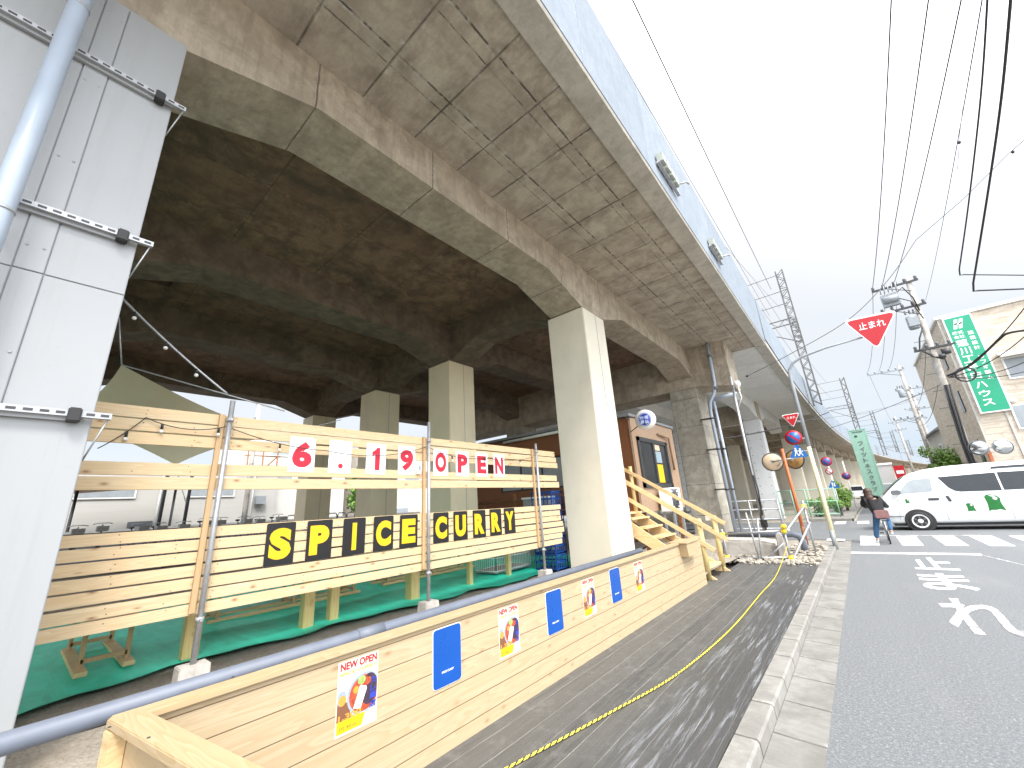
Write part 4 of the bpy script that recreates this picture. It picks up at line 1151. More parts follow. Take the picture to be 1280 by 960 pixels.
# round lantern sign
ln = thing('round_sign', (-3.98, 10.5, 3.8), 'round white rimmed sign with a blue seal projecting from the cabin corner', 'sign')
C_ = V(-3.99, 10.5, 3.79)
b = MB(); b.disc(C_ + Y * .06, -Y, .27, .12, 36); b.build('drum', 'white_plastic', ln)
b = MB(); b.disc(C_ - Y * .061, -Y, .185, .004, 36); sdk = b.build('seal', 'ink_blue', ln)
b = MB(); b.lathe([(.158, 0), (.170, 0), (.170, .002), (.158, .002), (.158, 0)], C_ - Y * .0655, -Y, 36)
for ch, u_, v_ in (('咖', -.12, .0), ('喱', .01, .0), ('理', -.12, -.115), ('論', .01, -.115)): lettering(b, ch, C_ + V(u_, -.0672, v_), X, Z, .10, .10, .02)

simple('bowl_pale', (0.55, 0.65, 0.88), 0.4)
b.build('seal_writing', 'bowl_pale', sdk)
b = MB(); b.tube([(-4.64, 10.52, 3.98), (-4.2, 10.5, 3.9)], .014, 6); b.tube([(-4.62, 10.9, 3.6), (-4.2, 10.52, 3.68)], .014, 6); b.tube([(-4.62, 10.94, 3.98), (-4.62, 10.5, 3.98)], .014, 6); b.build('bracket', 'dark_steel', ln)

# air conditioner beside the stairs
ac = thing('air_conditioner', (-4.35, 12.6, 1.3), 'white air conditioner outdoor unit under the cabin window', 'air conditioner')
y0, y1 = 12.0, 12.85
b = MB(); b.box((-4.52, y0, 1.36), (-4.18, y1, 2.02)); b.build('casing', 'white_plastic', ac, bevel=.015)
b = MB()
for q in range(7): b.box((-4.178, y0 + .06, 1.44 + q * .085), (-4.168, y0 + .58, 1.458 + q * .085))
for q in range(5): b.box((-4.178, y0 + .06 + q * .13, 1.42), (-4.166, y0 + .075 + q * .13, 1.98))
b.build('grille', 'dark_steel', ac)
b = MB(); b.lathe([(0, 0), (.26, 0), (.26, .004), (0, .004)], (-4.179, y0 + .33, 1.69), X, 24); b.build('fan_opening', 'char_grey', ac)
b = MB()
for xx in (-4.5, -4.22):
    for yy in (y0 + .05, y1 - .1): b.box((xx, yy, BASE - .1), (xx + .05, yy + .05, 1.36))
b.build('stand', 'galvanised_steel', ac)

# stairs from the deck up to the cabin
st = thing('timber_stairs', (-3.6, 10, .1), 'raw timber stairs with log posts rising from the deck to the cabin', 'stairs')
ys0, ys1 = 9.42, 10.55
pa, pb = V(-2.75, 0, .06), V(-4.75, 0, 1.44)
for yy in (ys0, ys1):
    b = MB(); b.prism([(-2.62, .09), (-2.95, .09), (-4.80, 1.22), (-4.80, 1.46), (-4.62, 1.46)], yy - .022, yy + .022, lambda u, v, h: (u, h, v)); b.build('stringer', 'pine_stair', st, bevel=.003)
for q in range(6):
    z = .28 + q * .205; xx = -2.92 - q * .30
    b = MB(); b.box((xx - .16, ys0 + .024, z - .018), (xx + .13, ys1 - .024, z + .018)); b.build('tread', 'pine_stair', st, bevel=.003)
b = MB(); b.box((-5.3, ys0 - .1, 1.40), (-4.64, 10.93, 1.44)); b.build('landing', 'pine_stair', st)
for yy in (ys0, ys1):
    y_ = yy - .03 if yy == ys0 else yy + .03
    b = MB(); b.tube([(-2.78, y_, .09), (-2.78, y_, 1.28)], .055, 12); b.build('log_post', 'pine_post', st)
    b = MB(); b.tube([(-4.66, y_, 1.40), (-4.66, y_, 2.62)], .05, 12); b.build('log_post', 'pine_post', st)
    for dz in (1.16, .80) if yy == ys1 else (1.12, .72):
        b = MB(); b.beam((-2.55, y_ - .05, dz - .06), (-4.85, y_ - .05, dz + 1.42), .03, .085); b.build('handrail', 'pine_stair', st, bevel=.003)
b = MB(); b.box((-4.9, 9.6, BASE - .1), (-4.82, 9.68, 1.4)); b.box((-4.9, 10.4, BASE - .1), (-4.82, 10.48, 1.4)); b.build('supports', 'dark_steel', st)
b = MB(); b.box((-2.98, ys1 + .08, 1.17), (-2.86, ys1 + .11, 1.28)); b.build('white_tag', 'white_plastic', st)
b = MB(); b.tube([(-4.4, 9.0, .4), (-4.1, 9.9, .75), (-3.6, 10.3, .5), (-3.3, 11, .55)], .015, 6); b.tube([(-4.3, 9.1, .5), (-3.9, 10.1, .9), (-3.5, 10.9, .4)], .012, 6)
tag(b.build('loose_hoses', 'black_cable', base=(-3.9, 10, .4)), 'tangle of dark hoses lying under the timber stairs', 'hoses')

# ================================================================== pipes and poles at the grey pier
d2 = thing('pier_downpipe', (-3.6, 16.9, .2), 'pale downpipe with an elbow dropping from the slab along the grey pier', 'downpipe')
b = MB(); b.tube([(-3.38, 16.88, 7.65), (-3.42, 16.88, 5.95), (-3.50, 16.88, 5.60), (-3.72, 16.88, 5.25), (-3.78, 16.88, 4.9), (-3.78, 16.88, .3)], .065, 14); b.build('pipe', 'pale_pvc', d2)
b = MB()
for zz in (7.1, 5.75): b.lathe([(.066, -.06), (.08, -.06), (.08, .06), (.066, .06)], (-3.42 + .02 * (zz > 7), 16.88, zz), Z, 14)
b.build('socket', 'grey_pvc', d2)
b = MB()
for zz in (1.9, 3.4, 4.6): b.box((-4.22, 16.9, zz), (-3.7, 17.04, zz + .05)); b.lathe([(.066, -.03), (.075, -.03), (.075, .03), (.066, .03)], (-3.78, 16.88, zz), Z, 14)
b.build('strap', 'dark_steel', d2)
d3 = thing('pier_conduit', (-3.5, 16.9, .2), 'straight grey conduit running beside the elbowed downpipe', 'conduit')
b = MB(); b.tube([(-3.60, 16.95, 5.35), (-3.60, 16.95, .3)], .05, 12); b.tube([(-3.60, 16.95, 5.35), (-2.75, 16.95, 5.4)], .07, 12); b.build('pipe', 'pale_pvc', d3)
b = MB()
for zz in (1.9, 3.4): b.lathe([(.051, -.03), (.06, -.03), (.06, .03), (.051, .03)], (-3.60, 16.95, zz), Z, 12)
b.build('strap', 'dark_steel', d3)
d4 = thing('steel_pole', (-2.7, 16, .1), 'thin galvanised service pole with a dark cable beside the grey pier', 'pole')
b = MB(); b.tube([(-2.72, 16.0, .2), (-2.68, 16.0, 5.85)], [.055, .045], 12); b.build('pole', 'galvanised_steel', d4)
b = MB(); b.tube([(-2.66, 15.94, 2.3), (-2.62, 15.93, 1.8), (-2.66, 15.93, 1.2), (-2.74, 15.93, .9), (-2.62, 15.92, .65), (-2.70, 15.9, .5)], .022, 6); b.tube([(-2.72, 15.93, 3.0), (-2.66, 15.93, 1.0)], .015, 6); b.build('cable', 'black_cable', d4)
b = MB(); b.box((-2.78, 15.92, .62), (-2.58, 15.99, .86)); b.build('cable_end', 'black_rubber', d4, bevel=.02)
b = MB(); b.lathe([(.0, .12), (.09, .10), (.11, .0), (.08, -.1), (0, -.12)], (-2.5, 15.9, 5.5), Z, 14); b.tube([(-2.68, 15.95, 5.5), (-2.5, 15.9, 5.5)], .02, 6); b.tube([(-2.5, 15.9, 5.4), (-2.46, 15.9, 5.0), (-2.62, 15.94, 4.7)], .018, 6); b.build('insulator', 'white_plastic', d4)

# pipe barrier round the rubble
pb_ = thing('pipe_barrier', (-2.3, 12.4, .1), 'scaffold pipe barrier with yellow clamps at the far end of the deck', 'barrier')
p00, p10, p01, p11 = V(-3.1, 12.35, .12), V(-1.68, 12.35, .12), V(-3.1, 12.35, .85), V(-1.68, 12.35, .92)
b = MB(); b.tube([V(-3.15, 12.35, .72), V(-1.55, 12.35, .80)], .027, 10); b.tube([V(-3.2, 12.33, .14), V(-1.55, 12.33, .18)], .027, 10); b.tube([V(-1.62, 12.3, .16), V(-1.22, 13.6, .9)], .025, 10); b.tube([V(-1.62, 12.3, .80), V(-1.25, 14.1, 1.35)], .025, 10); b.build('rail', 'galvanised_steel', pb_)
for q_, e_ in ((p00 - Z * .1, p01), (p10 - Z * .1, p11), (V(-1.3, 14.0, .1), V(-1.3, 14.0, 1.45))): MB().tube([q_, e_], .026, 10).build('upright', 'galvanised_steel', pb_)
b = MB()
for c_ in (V(-3.1, 12.33, .72), V(-3.1, 12.33, .15), V(-1.68, 12.33, .79), V(-1.66, 12.31, .18), V(-1.66, 12.3, .9), V(-1.3, 13.97, 1.3)):
    b.lathe([(.03, -.05), (.055, -.05), (.06, 0), (.055, .05), (.03, .05)], c_, Z, 10); b.box(c_ - V(.06, .05, .02), c_ + V(.06, .03, .02))
b.build('clamp', 'yellow_plastic', pb_, bevel=.006)
b = MB(); b.tube([V(-2.35, 12.3, .1), V(-2.45, 12.4, 1.25)], .022, 8); b.tube([V(-2.30, 12.3, .1), V(-2.22, 12.45, 1.1)], .022, 8); b.tube([V(-2.25, 12.35, .1), V(-1.75, 12.3, .5)], .018, 8); b.build('leaning_pipe', 'galvanised_steel', pb_)
ck = thing('concrete_slab_edge', (-2.6, 13.2, .1), 'broken concrete footing behind the pipe barrier', 'concrete block')
b = MB(); b.prism([(-3.35, .05), (-1.95, .05), (-2.0, .42), (-2.4, .5), (-3.35, .52)], 13.0, 13.9, lambda u, v, h: (u, h, v)); b.build('block', 'block_concrete', ck, bevel=.05)
bp = thing('buried_pipe', (-2.2, 14.2, .4), 'dark grey pipe with an elbow lying behind the pipe barrier', 'pipe')
b = MB(); b.tube([(-3.4, 14.2, .55), (-1.75, 14.2, .56), (-1.6, 14.2, .5), (-1.55, 14.2, .36), (-1.55, 14.2, .05)], .09, 14); b.build('pipe', 'grey_pvc', bp)
pk = thing('marker_post', (-1.95, 12.9, .1), 'short white marker stump between the barrier pipes', 'post')
b = MB(); b.prism([(-.09, 0), (.09, 0), (.07, .55), (0, .62), (-.07, .55)], 12.85, 13.0, lambda u, v, h: (-1.9 + u, h, .1 + v)); b.build('stump', 'block_concrete', pk, bevel=.02)

gv = MB()
for q in range(620):
    x = random.uniform(-3.9, -1.12); y = random.uniform(11.75, 15.9)
    if random.random() < .35: y = random.uniform(11.6, 12.9)
    r_ = random.uniform(.02, .06); c_ = V(x, y, .11 + r_ * .4)
    n0 = len(gv.v); gv.ball(c_, r_, (random.uniform(.7, 1.4), random.uniform(.7, 1.3), random.uniform(.5, .8)), 6, 4)
    for i in range(n0, len(gv.v)): gv.v[i] = gv.v[i] + Vector([random.uniform(-.2, .2) * r_ for _ in range(3)])
gv.sm = [False] * len(gv.sm)
tag(gv.build('loose_rubble', 'stone'), 'pale rubble and gravel at the far end of the deck', 'rubble', kind='stuff')

gr_ = MB()
for q in range(240):
    x = random.choice((random.uniform(-4.85, -3.0), random.uniform(-3.4, -2.85))); y = random.uniform(-.2, 7.5); r_ = random.uniform(.008, .03)
    gr_.ball((x, y, BASE - .04 - .10 * max(0, (x + 4.9) / 2.1) ** 1.5), r_, (1, 1.2, .7), 5, 3)
gr_.sm = [False] * len(gr_.sm)
tag(gr_.build('earth_pebbles', 'stone'), 'small stones scattered on the bare earth behind the pine wall', 'pebbles', kind='stuff')

# yellow and black twisted rope over the deck
rp = thing('warning_rope', (-1.9, 6, .12), 'yellow and black twisted rope lying along the dark deck to the barrier', 'rope')
path = [V(-2.42, .6, .118), V(-2.36, 1.6, .118), V(-2.2, 2.37, .118), V(-1.97, 3.38, .118), V(-1.76, 4.44, .12), V(-1.66, 6.1, .12), V(-1.68, 8.2, .12), V(-1.70, 10.2, .13), V(-1.68, 12.28, .45)]
def smooth(pts, n):
    out = []
    for i in range(len(pts) - 1):
        p0 = pts[max(0, i - 1)]; p1 = pts[i]; p2 = pts[i + 1]; p3 = pts[min(len(pts) - 1, i + 2)]
        for k_ in range(n):
            t = k_ / n
            out.append(0.5 * ((2 * p1) + (p2 - p0) * t + (2 * p0 - 5 * p1 + 4 * p2 - p3) * t * t + (3 * p1 - p0 - 3 * p2 + p3) * t * t * t))
    return out + [pts[-1]]
sp = smooth(path, 60)
cum = [0.0]
for a, c in zip(sp, sp[1:]): cum.append(cum[-1] + (c - a).length)
for nm, ph, mt in (('yellow_strand', 0, 'rope_yellow'), ('yellow_strand', 120, 'rope_yellow'), ('black_strand', 240, 'black_cable')):
    pts = []; L_ = cum[-1]; n = int(L_ / .0075); i = 0
    for q in range(n):
        d = L_ * q / n
        while cum[i + 1] < d: i += 1
        p = lerp(sp[i], sp[i + 1], (d - cum[i]) / max(1e-6, cum[i + 1] - cum[i])); dr = (sp[i + 1] - sp[i]).normalized(); sd_ = dr.cross(Z).normalized(); a = R(ph) + d * 2 * math.pi / .062
        pts.append(p + sd_ *   .0042 * math.cos(a) + Z * .0042 * math.sin(a))
    MB().tube(pts, .0047, 5).build(nm, mt, rp)


# ================================================================== street signs
def tri_sign(mb, c, w_, down, U, W, N, t):
    """rounded triangle plate"""
    h = w_ * .87; r = w_ * .07
    cor = [(-w_ / 2, h / 2), (w_ / 2, h / 2), (0, -h / 2)] if down else [(-w_ / 2, -h / 2), (w_ / 2, -h / 2), (0, h / 2)]
    out = []
    for i in range(3):
        p = Vector(cor[i]); a = (Vector(cor[i - 1]) - p).normalized(); b_ = (Vector(cor[(i + 1) % 3]) - p).normalized()
        for k_ in range(5):
            q = k_ / 4; out.append(p + (a * (1 - q) + b_ * q) * r * (1.5 - .6 * math.sin(math.pi * q)))
    if down: out = out
    mb.prism([(p.x, p.y) for p in out], 0, t, lambda u, v, h_: Vector(c) + U * u + W * v + N * h_)
    return mb

sp_ = thing('stop_sign_pole', (-.92, 15.6, .05), 'grey and cream pole with an arm reaching right to a big red stop triangle', 'road sign')
b = MB(); b.tube([(-.93, 15.6, .0), (-.92, 15.6, 3.0)], .062, 14); b.build('lower_pole', 'cream_paint', sp_)
b = MB(); b.tube([(-.935, 15.6, .0), (-.935, 15.6, .55)], .066, 14); b.build('pole_foot', 'grey_paint', sp_)
b = MB(); b.tube([(-.92, 15.6, 2.35), (-.90, 15.6, 5.2), (-.88, 15.6, 5.5), (-.74, 15.58, 5.72), (-.45, 15.55, 5.86), (.2, 15.5, 5.96), (1.55, 15.45, 6.04)], [.06, .054, .05, .044, .038, .032, .028], 14); b.build('pole_and_arm', 'grey_paint', sp_)
c_ = V(1.38, 15.38, 6.06); U = V(math.cos(R(-3.5)), 0, math.sin(R(-3.5))); W = V(-U.z, 0, U.x); N = -Y
b = MB(); tri_sign(b, c_, 1.24, True, U, W, N, .025); sg = b.build('stop_plate', 'white_paint', sp_)
b = MB(); tri_sign(b, c_ + N * .026 + W * .0, 1.12, True, U, W, N, .003); b.build('red_field', 'sign_red', sg)
b = MB(); lettering(b, '止まれ', c_ + N * .031 - U * .29 + W * .13, U, W, .60, .225, .012); b.build('sign_writing', 'white_paint', sg)
b = MB(); b.box((.9, 15.36, 6.55), (1.1, 15.44, 6.62)); b.tube([(1.15, 15.42, 6.0), (1.15, 15.42, 6.56)], .02, 8); b.build('sign_bracket', 'grey_paint', sp_)
# the three small signs on the pole
def small(zc, xc, kind):
    c_ = V(xc, 15.5, zc)
    b = MB(); b.tube([(xc + .1, 15.53, zc - .04), (-.91, 15.58, zc - .06)], .018, 8); b.build('sign_bracket', 'grey_paint', sp_)
    if kind == 'stop':
        b = MB(); tri_sign(b, c_, .50, True, X, Z, -Y, .01); s_ = b.build('small_triangle', 'white_paint', sp_)
        b = MB(); tri_sign(b, c_ - Y * .011, .45, True, X, Z, -Y, .002); b.build('red_field', 'sign_red', s_)
        b = MB(); lettering(b, '止まれ', c_ + V(-.12, -.0145, .06), X, Z, .24, .08, .01); b.build('sign_writing', 'white_paint', s_)
    if kind == 'no_parking':
        b = MB(); b.disc(c_, -Y, .23, .01); s_ = b.build('round_plate', 'sign_red', sp_)
        b = MB(); b.disc(c_ - Y * .0105, -Y, .175, .002); b.build('blue_field', 'sign_blue', s_)
        b = MB(); b.obox(c_ - Y * .0135, V(.115, 0, -.115), V(.02, 0, .02), V(0, .001, 0)); b.build('slash', 'sign_red', s_)
    if kind == 'crossing':
        b = MB(); tri_sign(b, c_, .52, False, X, Z, -Y, .01); s_ = b.build('blue_triangle', 'sign_blue', sp_)
        b = MB()
        for dx, hh in ((-.05, .20), (.06, .17)):
            o = c_ + V(dx, -.012, -.17)
            b.disc(o + V(0, 0, hh + .02), -Y, .026, .002, 12)
            b.obox(o + V(0, 0, hh * .72), V(.028, 0, 0), V(0, 0, hh * .24), V(0, .001, 0)); b.obox(o + V(-.03, 0, hh * .22), V(.012, 0, 0), V(.02, 0, hh * .26), V(0, .001, 0)); b.obox(o + V(.03, 0, hh * .22), V(.012, 0, 0), V(-.02, 0, hh * .26), V(0, .001, 0)); b.obox(o + V(.045, 0, hh * .7), V(.03, 0, .012), V(-.003, 0, .01), V(0, .001, 0))
        b.build('walking_figures', 'white_paint', s_)
small(3.87, -1.16, 'stop'); small(3.33, -1.24, 'no_parking'); small(2.93, -1.22, 'crossing')

# traffic mirrors seen from the back, on the orange pole
mr = thing('mirror_pole', (-1.75, 16.6, .1), 'leaning orange pole carrying two round traffic mirrors seen from behind', 'traffic mirror')
b = MB(); b.tube([(-1.72, 16.6, .05), (-1.74, 16.6, 3.12)], .05, 14); b.build('pole', 'orange_paint', mr)
b = MB(); b.tube([(-1.73, 16.6, .0), (-1.73, 16.6, .6)], .055, 14); b.build('rusty_foot', 'rust_steel', mr)
def mirror_back(c, ax, mat, nm):
    b = MB(); b.lathe([(0, .10), (.10, .09), (.22, .05), (.30, 0), (.31, -.02), (.29, -.03), (0, -.035)], c, ax, 28); m_ = b.build('mirror', mat, mr)
    b = MB(); b.lathe([(.295, -.02), (.325, -.02), (.325, .012), (.295, .012)], c, ax, 28); b.build('rim', 'dark_steel', m_)
    b = MB(); b.obox(V(c) + Vector(ax).normalized() * .09, V(.05, 0, 0), V(0, .02, 0), V(0, 0, .05)); b.build('mount', 'galvanised_steel', m_)
mirror_back((-2.12, 16.75, 2.72), (.15, -1, .1), 'tan_back', 'a'); mirror_back((-1.48, 16.9, 2.74), (-.5, -1, .1), 'rusty_back', 'b')
b = MB(); b.tube([(-2.1, 16.62, 2.72), (-1.74, 16.6, 2.75), (-1.3, 16.62, 2.78)], .025, 8); b.tube([(-2.0, 16.6, 2.55), (-1.74, 16.6, 2.78)], .018, 8); b.build('arms', 'galvanised_steel', mr)

def round_signs(x, y, label, discs, blue=False):
    t = thing('sign_post', (x, y, .1), label, 'road sign', 'no parking signs along the viaduct')
    b = MB(); b.tube([(x, y, .1), (x, y, 3.6)], .04, 10); b.build('post', 'white_paint', t)
    for zz, r_, inner in discs:
        b = MB(); b.disc((x - .03, y - .06, zz), -Y, r_, .01); s_ = b.build('round_plate', 'sign_red', t)
        b = MB(); b.disc((x - .03, y - .0705, zz), -Y, r_ * .74, .002); b.build('inner_field', inner, s_)
        b = MB(); b.obox((x - .03, y - .074, zz), V(r_ * .5, 0, -r_ * .5), V(.02, 0, .02), V(0, .001, 0)); b.build('slash', 'sign_red', s_)
    if blue:
        b = MB(); tri_sign(b, V(x - .02, y - .06, 1.95), .6, False, X, Z, -Y, .01); s_ = b.build('blue_triangle', 'sign_blue', t)
        b = MB(); b.obox((x - .05, y - .073, 1.92), V(.03, 0, 0), V(0, 0, .13), V(0, .001, 0)); b.obox((x + .05, y - .073, 1.9), V(.03, 0, 0), V(0, 0, .11), V(0, .001, 0)); b.build('figures', 'white_paint', s_)
round_signs(-1.22, 33, 'white post with a no parking disc above a smaller disc and blue triangle', [(3.35, .29, 'sign_blue'), (2.72, .2, 'paper_white')], True)
round_signs(-.55, 40, 'white post with a single blue disc farther along the viaduct', [(2.5, .27, 'sign_blue')])

# green mesh guard fence, shrubs and verge beyond the crossing
gf = thing('guard_fence', (-1.9, 30, .1), 'low pale green mesh fence beside the far piers', 'fence')
simple('fence_green', (0.28, 0.52, 0.40), 0.5)
b = MB()
for xx in (-4.0, -3.3, -2.6, -1.9, -1.2): b.tube([(xx, 30.4, .1), (xx, 30.4, 1.75)], .03, 6)
for zz in (.3, 1.0, 1.7): b.tube([(-4.0, 30.4, zz), (-1.2, 30.4, zz)], .025, 6)
b.build('posts_and_rails', 'fence_green', gf)
b = MB()
for q in range(40): b.tube([(-4.0 + 2.8 * q / 39, 30.42, .25), (-4.0 + 2.8 * q / 39, 30.42, 1.7)], .006, 3, False)
b.build('mesh', 'fence_green', gf)
gb = thing('guard_rail', (-4, 18.9, .1), 'white and grey pipe railing under the bridge span behind the grey pier', 'railing')
b = MB()
for xx in (-6.6, -5.6, -4.6, -3.6, -2.6): b.tube([(xx, 19.2, 0), (xx, 19.2, 1.45)], .03, 8)
for zz in (.35, .7, 1.08, 1.42): b.tube([(-6.6, 19.2, zz), (-2.6, 19.2, zz)], .025, 8)
b.build('rails', 'galvanised_steel', gb)

def leaves(mb, c, rad, n, size, rnd):
    for q in range(n):
        while True:
            p = V(rnd.uniform(-1, 1), rnd.uniform(-1, 1), rnd.uniform(-1, 1))
            if p.length < 1: break
        if p.length < .45 and rnd.random() < .6: p = p.normalized() * rnd.uniform(.5, 1)
        p = V(c) + V(p.x * rad[0], p.y * rad[1], p.z * rad[2])
        a = V(rnd.gauss(0, 1), rnd.gauss(0, 1), rnd.gauss(0, 1)).normalized(); b_ = a.orthogonal().normalized(); s = size * rnd.uniform(.6, 1.3)
        mb._add([p - a * s, p + b_ * s * .5, p + a * s, p - b_ * s * .5], [(0, 1, 2, 3)])

def bush(name, c, rad, n, size, label, cat, group=None, trunk=None):
    rnd = random.Random(hash((round(c[0] * 10), round(c[1] * 10))) & 0xffff)
    t = thing(name, (c[0], c[1], trunk if trunk is not None else max(0, c[2] - rad[2])), label, cat, group)
    b = MB()
    for q in range(max(5, int(n / 140))):
        d = V(rnd.uniform(-.7, .7) * rad[0], rnd.uniform(-.7, .7) * rad[1], rnd.uniform(-.6, .7) * rad[2])
        leaves(b, V(c) + d, [r_ * rnd.uniform(.3, .55) for r_ in rad], 140, size, rnd)
    b.build('crown' if trunk is not None else 'foliage', 'leaf', t)
    b = MB(); z0 = trunk if trunk is not None else max(0, c[2] - rad[2])
    b.tube([(c[0], c[1], z0), (c[0] + .05, c[1], c[2] - rad[2] * .3), (c[0] + .1, c[1], c[2] + rad[2] * .3)], [.09, .06, .02], 7)
    for q in range(5):
        a = 2 * math.pi * q / 5; b.tube([(c[0] + .03, c[1], c[2] - rad[2] * .35), (c[0] + math.cos(a) * rad[0] * .6, c[1] + math.sin(a) * rad[1] * .6, c[2] + rad[2] * .35)], [.035, .01], 5)
    b.build('trunk' if trunk is not None else 'stems', 'bark', t)
    return t
bush('shrub', (-2.2, 31.2, .62), (.65, .5, .6), 1100, .07, 'dark green shrub at the foot of the green mesh fence', 'shrub', 'shrubs beyond the crossing')
bush('shrub', (-1.2, 31.5, .60), (.55, .5, .6), 1000, .07, 'dark green shrub nearest the grey street corner, left of the sign post', 'shrub', 'shrubs beyond the crossing')
bush('shrub', (-1.0, 37.5, 1.15), (.6, 1.4, 1.0), 1300, .09, 'light green overgrown shrub behind the no parking post', 'shrub', 'shrubs beyond the crossing')
bush('leafy_tree', (4.75, 41, 2.95), (1.0, 1.0, 1.15), 2800, .10, 'bright green bushy tree rising behind the white van', 'tree', trunk=.0)
bush('leafy_tree', (5.9, 41.5, 3.2), (.5, .5, .9), 700, .09, 'small dark tree squeezed between the house and the beige building', 'tree', trunk=.0)

# mint green vertical sign
mg = thing('mint_sign', (1.0, 50, 0), 'tall mint green vertical sign board with dark characters beside the viaduct', 'sign')
a0, a1, a2, a3 = at(1063, 541, Y=50), at(1084, 540, Y=50), at(1097, 618, Y=50), at(1079, 619, Y=50)
xl, xr, zt, zb = .45, 1.62, 6.8, .6
b = MB(); b.box((xl, 50, zb), (xr, 50.35, zt)); b.build('board', 'mint_paint', mg, bevel=.03)
b = MB(); b.box((xl - .06, 49.97, zt - .02), (xr + .06, 50.38, zt + .06)); b.box((xl - .05, 49.98, zb - .05), (xl + .04, 50.37, zt)); b.box((xr - .04, 49.98, zb - .05), (xr + .05, 50.37, zt)); b.build('frame', 'mint_paint', mg)
b = MB(); b.box((xl + .2, 49.975, zt - .22), (xr - .2, 49.985, zt - .15)); b.lathe([(0, 0), (.12, 0), (.12, .005), (0, .005)], (.85, 49.98, zt - .55), -Y, 14); b.build('emblem', 'char_grey', mg)
b = MB()
for q, ch in enumerate('フィットネスクラブ'): lettering(b, ch, (.85, 49.975, 5.35 - q * .52), X, Z, .36, .36, .02)
b.build('writing', 'char_grey', mg)
b = MB()
for xx in (.6, 1.45): b.tube([(xx, 50.2, 0), (xx, 50.2, zb)], .06, 8)
b.build('legs', 'grey_paint', mg)

# ================================================================== the white van
vn = thing('white_van', (3.0, 23.05, 0), 'long white high-roof van with green marks crossing the street', 'van')
VX, VY, HW = .36, 23.05, .945
ST = [  # x from nose, bottom, top, half width
    (0.00, .42, .92, .66), (.03, .36, 1.04, .76), (.12, .31, 1.16, .85), (.26, .28, 1.30, .90), (.45, .26, 1.49, .925), (.75, .26, 1.76, .94), (1.02, .26, 1.97, .945),
    (1.3, .26, 2.10, .945), (1.7, .26, 2.20, .945), (2.3, .26, 2.265, .945), (3.2, .26, 2.28, .945), (4.6, .26, 2.275, .945), (5.1, .28, 2.25, .94), (5.3, .32, 2.18, .93), (5.37, .38, 2.0, .90)]
def half(z, hw): return hw - max(0, z - 1.15) * .135
b = MB(); vs = []; nsec = 0
for x_, zb_, zt_, hw in ST:
    zm = min(1.15, zb_ + (zt_ - zb_) * .62)
    hs = [(hw - .05, zb_), (hw, zb_ + .07), (hw + .0, zm * .7 + zb_ * .3), (hw, zm), (half(zm + (zt_ - .16 - zm) * .5, hw), zm + (zt_ - .16 - zm) * .5), (half(zt_ - .16, hw), zt_ - .16), (half(zt_, hw) - .05, zt_ - .06), (half(zt_, hw) - .14, zt_ - .012), (hw * .4, zt_ + .006)]
    sec = [(VX + x_, VY - w_, z_) for w_, z_ in hs] + [(VX + x_, VY + w_, z_) for w_, z_ in reversed(hs)]
    nsec = len(sec); vs += sec
b._add(vs, [(i * nsec + j, (i + 1) * nsec + j, (i + 1) * nsec + (j + 1) % nsec, i * nsec + (j + 1) % nsec) for i in range(len(ST) - 1) for j in range(nsec)], True)
b.f.append(list(range(nsec))); b.sm.append(False); b.f.append([(len(ST) - 1) * nsec + j for j in range(nsec)][::-1]); b.sm.append(False)
simple('car_white', (0.80, 0.81, 0.82), 0.18, var=.02)
M['car_white'].node_tree.nodes['Principled BSDF'].inputs['Coat Weight'].default_value = .6
body = b.build('body', 'car_white', vn)
def side(pts, part, mat, d=.004, par=None):
    b = MB(); fs = []
    loop = [V(VX + x_, VY - half(z_, HW) - d, z_) for x_, z_ in pts]
    b._add(loop, [tuple(range(len(loop)))]); return b.build(part, mat, par or vn)
sw = side([(.62, 1.34), (.72, 1.36), (1.10, 1.78), (1.24, 1.84), (1.72, 1.87), (1.76, 1.80), (1.70, 1.42), (1.62, 1.37)], 'door_window', 'glass_pale', .006)
side([(1.95, 1.88), (3.42, 1.92), (3.42, 1.30), (2.42, 1.32), (2.28, 1.36), (2.15, 1.48)], 'side_window', 'glass_dark', .006)
side([(3.47, 1.92), (4.95, 1.90), (5.0, 1.84), (5.0, 1.38), (4.92, 1.31), (3.47, 1.31)], 'side_window', 'glass_dark', .006)
def roofstrip(x0, x1):
    b = MB(); b.quad((VX + x0, VY - half(2.045, HW) - .012, 2.045), (VX + x1, VY - half(2.045, HW) - .012, 2.045), (VX + x1, VY - half(2.13, HW) - .010, 2.125), (VX + x0 + .05, VY - half(2.13, HW) - .010, 2.125)); b.build('roof_window', 'glass_dark', vn)
roofstrip(3.35, 5.0)
b = MB()
n = 8
gp = lambda s_, t_: None
vs = []
for i in range(n + 1):
    x_ = .30 + (1.06 - .30) * i / n
    for (xa, _, za, ha), (xb, _, zb_, hb) in zip(ST, ST[1:]):
        if xa <= x_ <= xb: q = (x_ - xa) / (xb - xa); z_ = za + (zb_ - za) * q; h_ = ha + (hb - ha) * q; break
    vs += [(VX + x_ - .012, VY - (half(z_, h_) - .13), z_ + .004), (VX + x_ - .012, VY, z_ + .02), (VX + x_ - .012, VY + half(z_, h_) - .13, z_ + .004)]
b._add(vs, [(i * 3 + j, i * 3 + j + 1, i * 3 + 4 + j, i * 3 + 3 + j) for i in range(n) for j in range(2)], True); b.build('windscreen', 'glass_dark', vn)
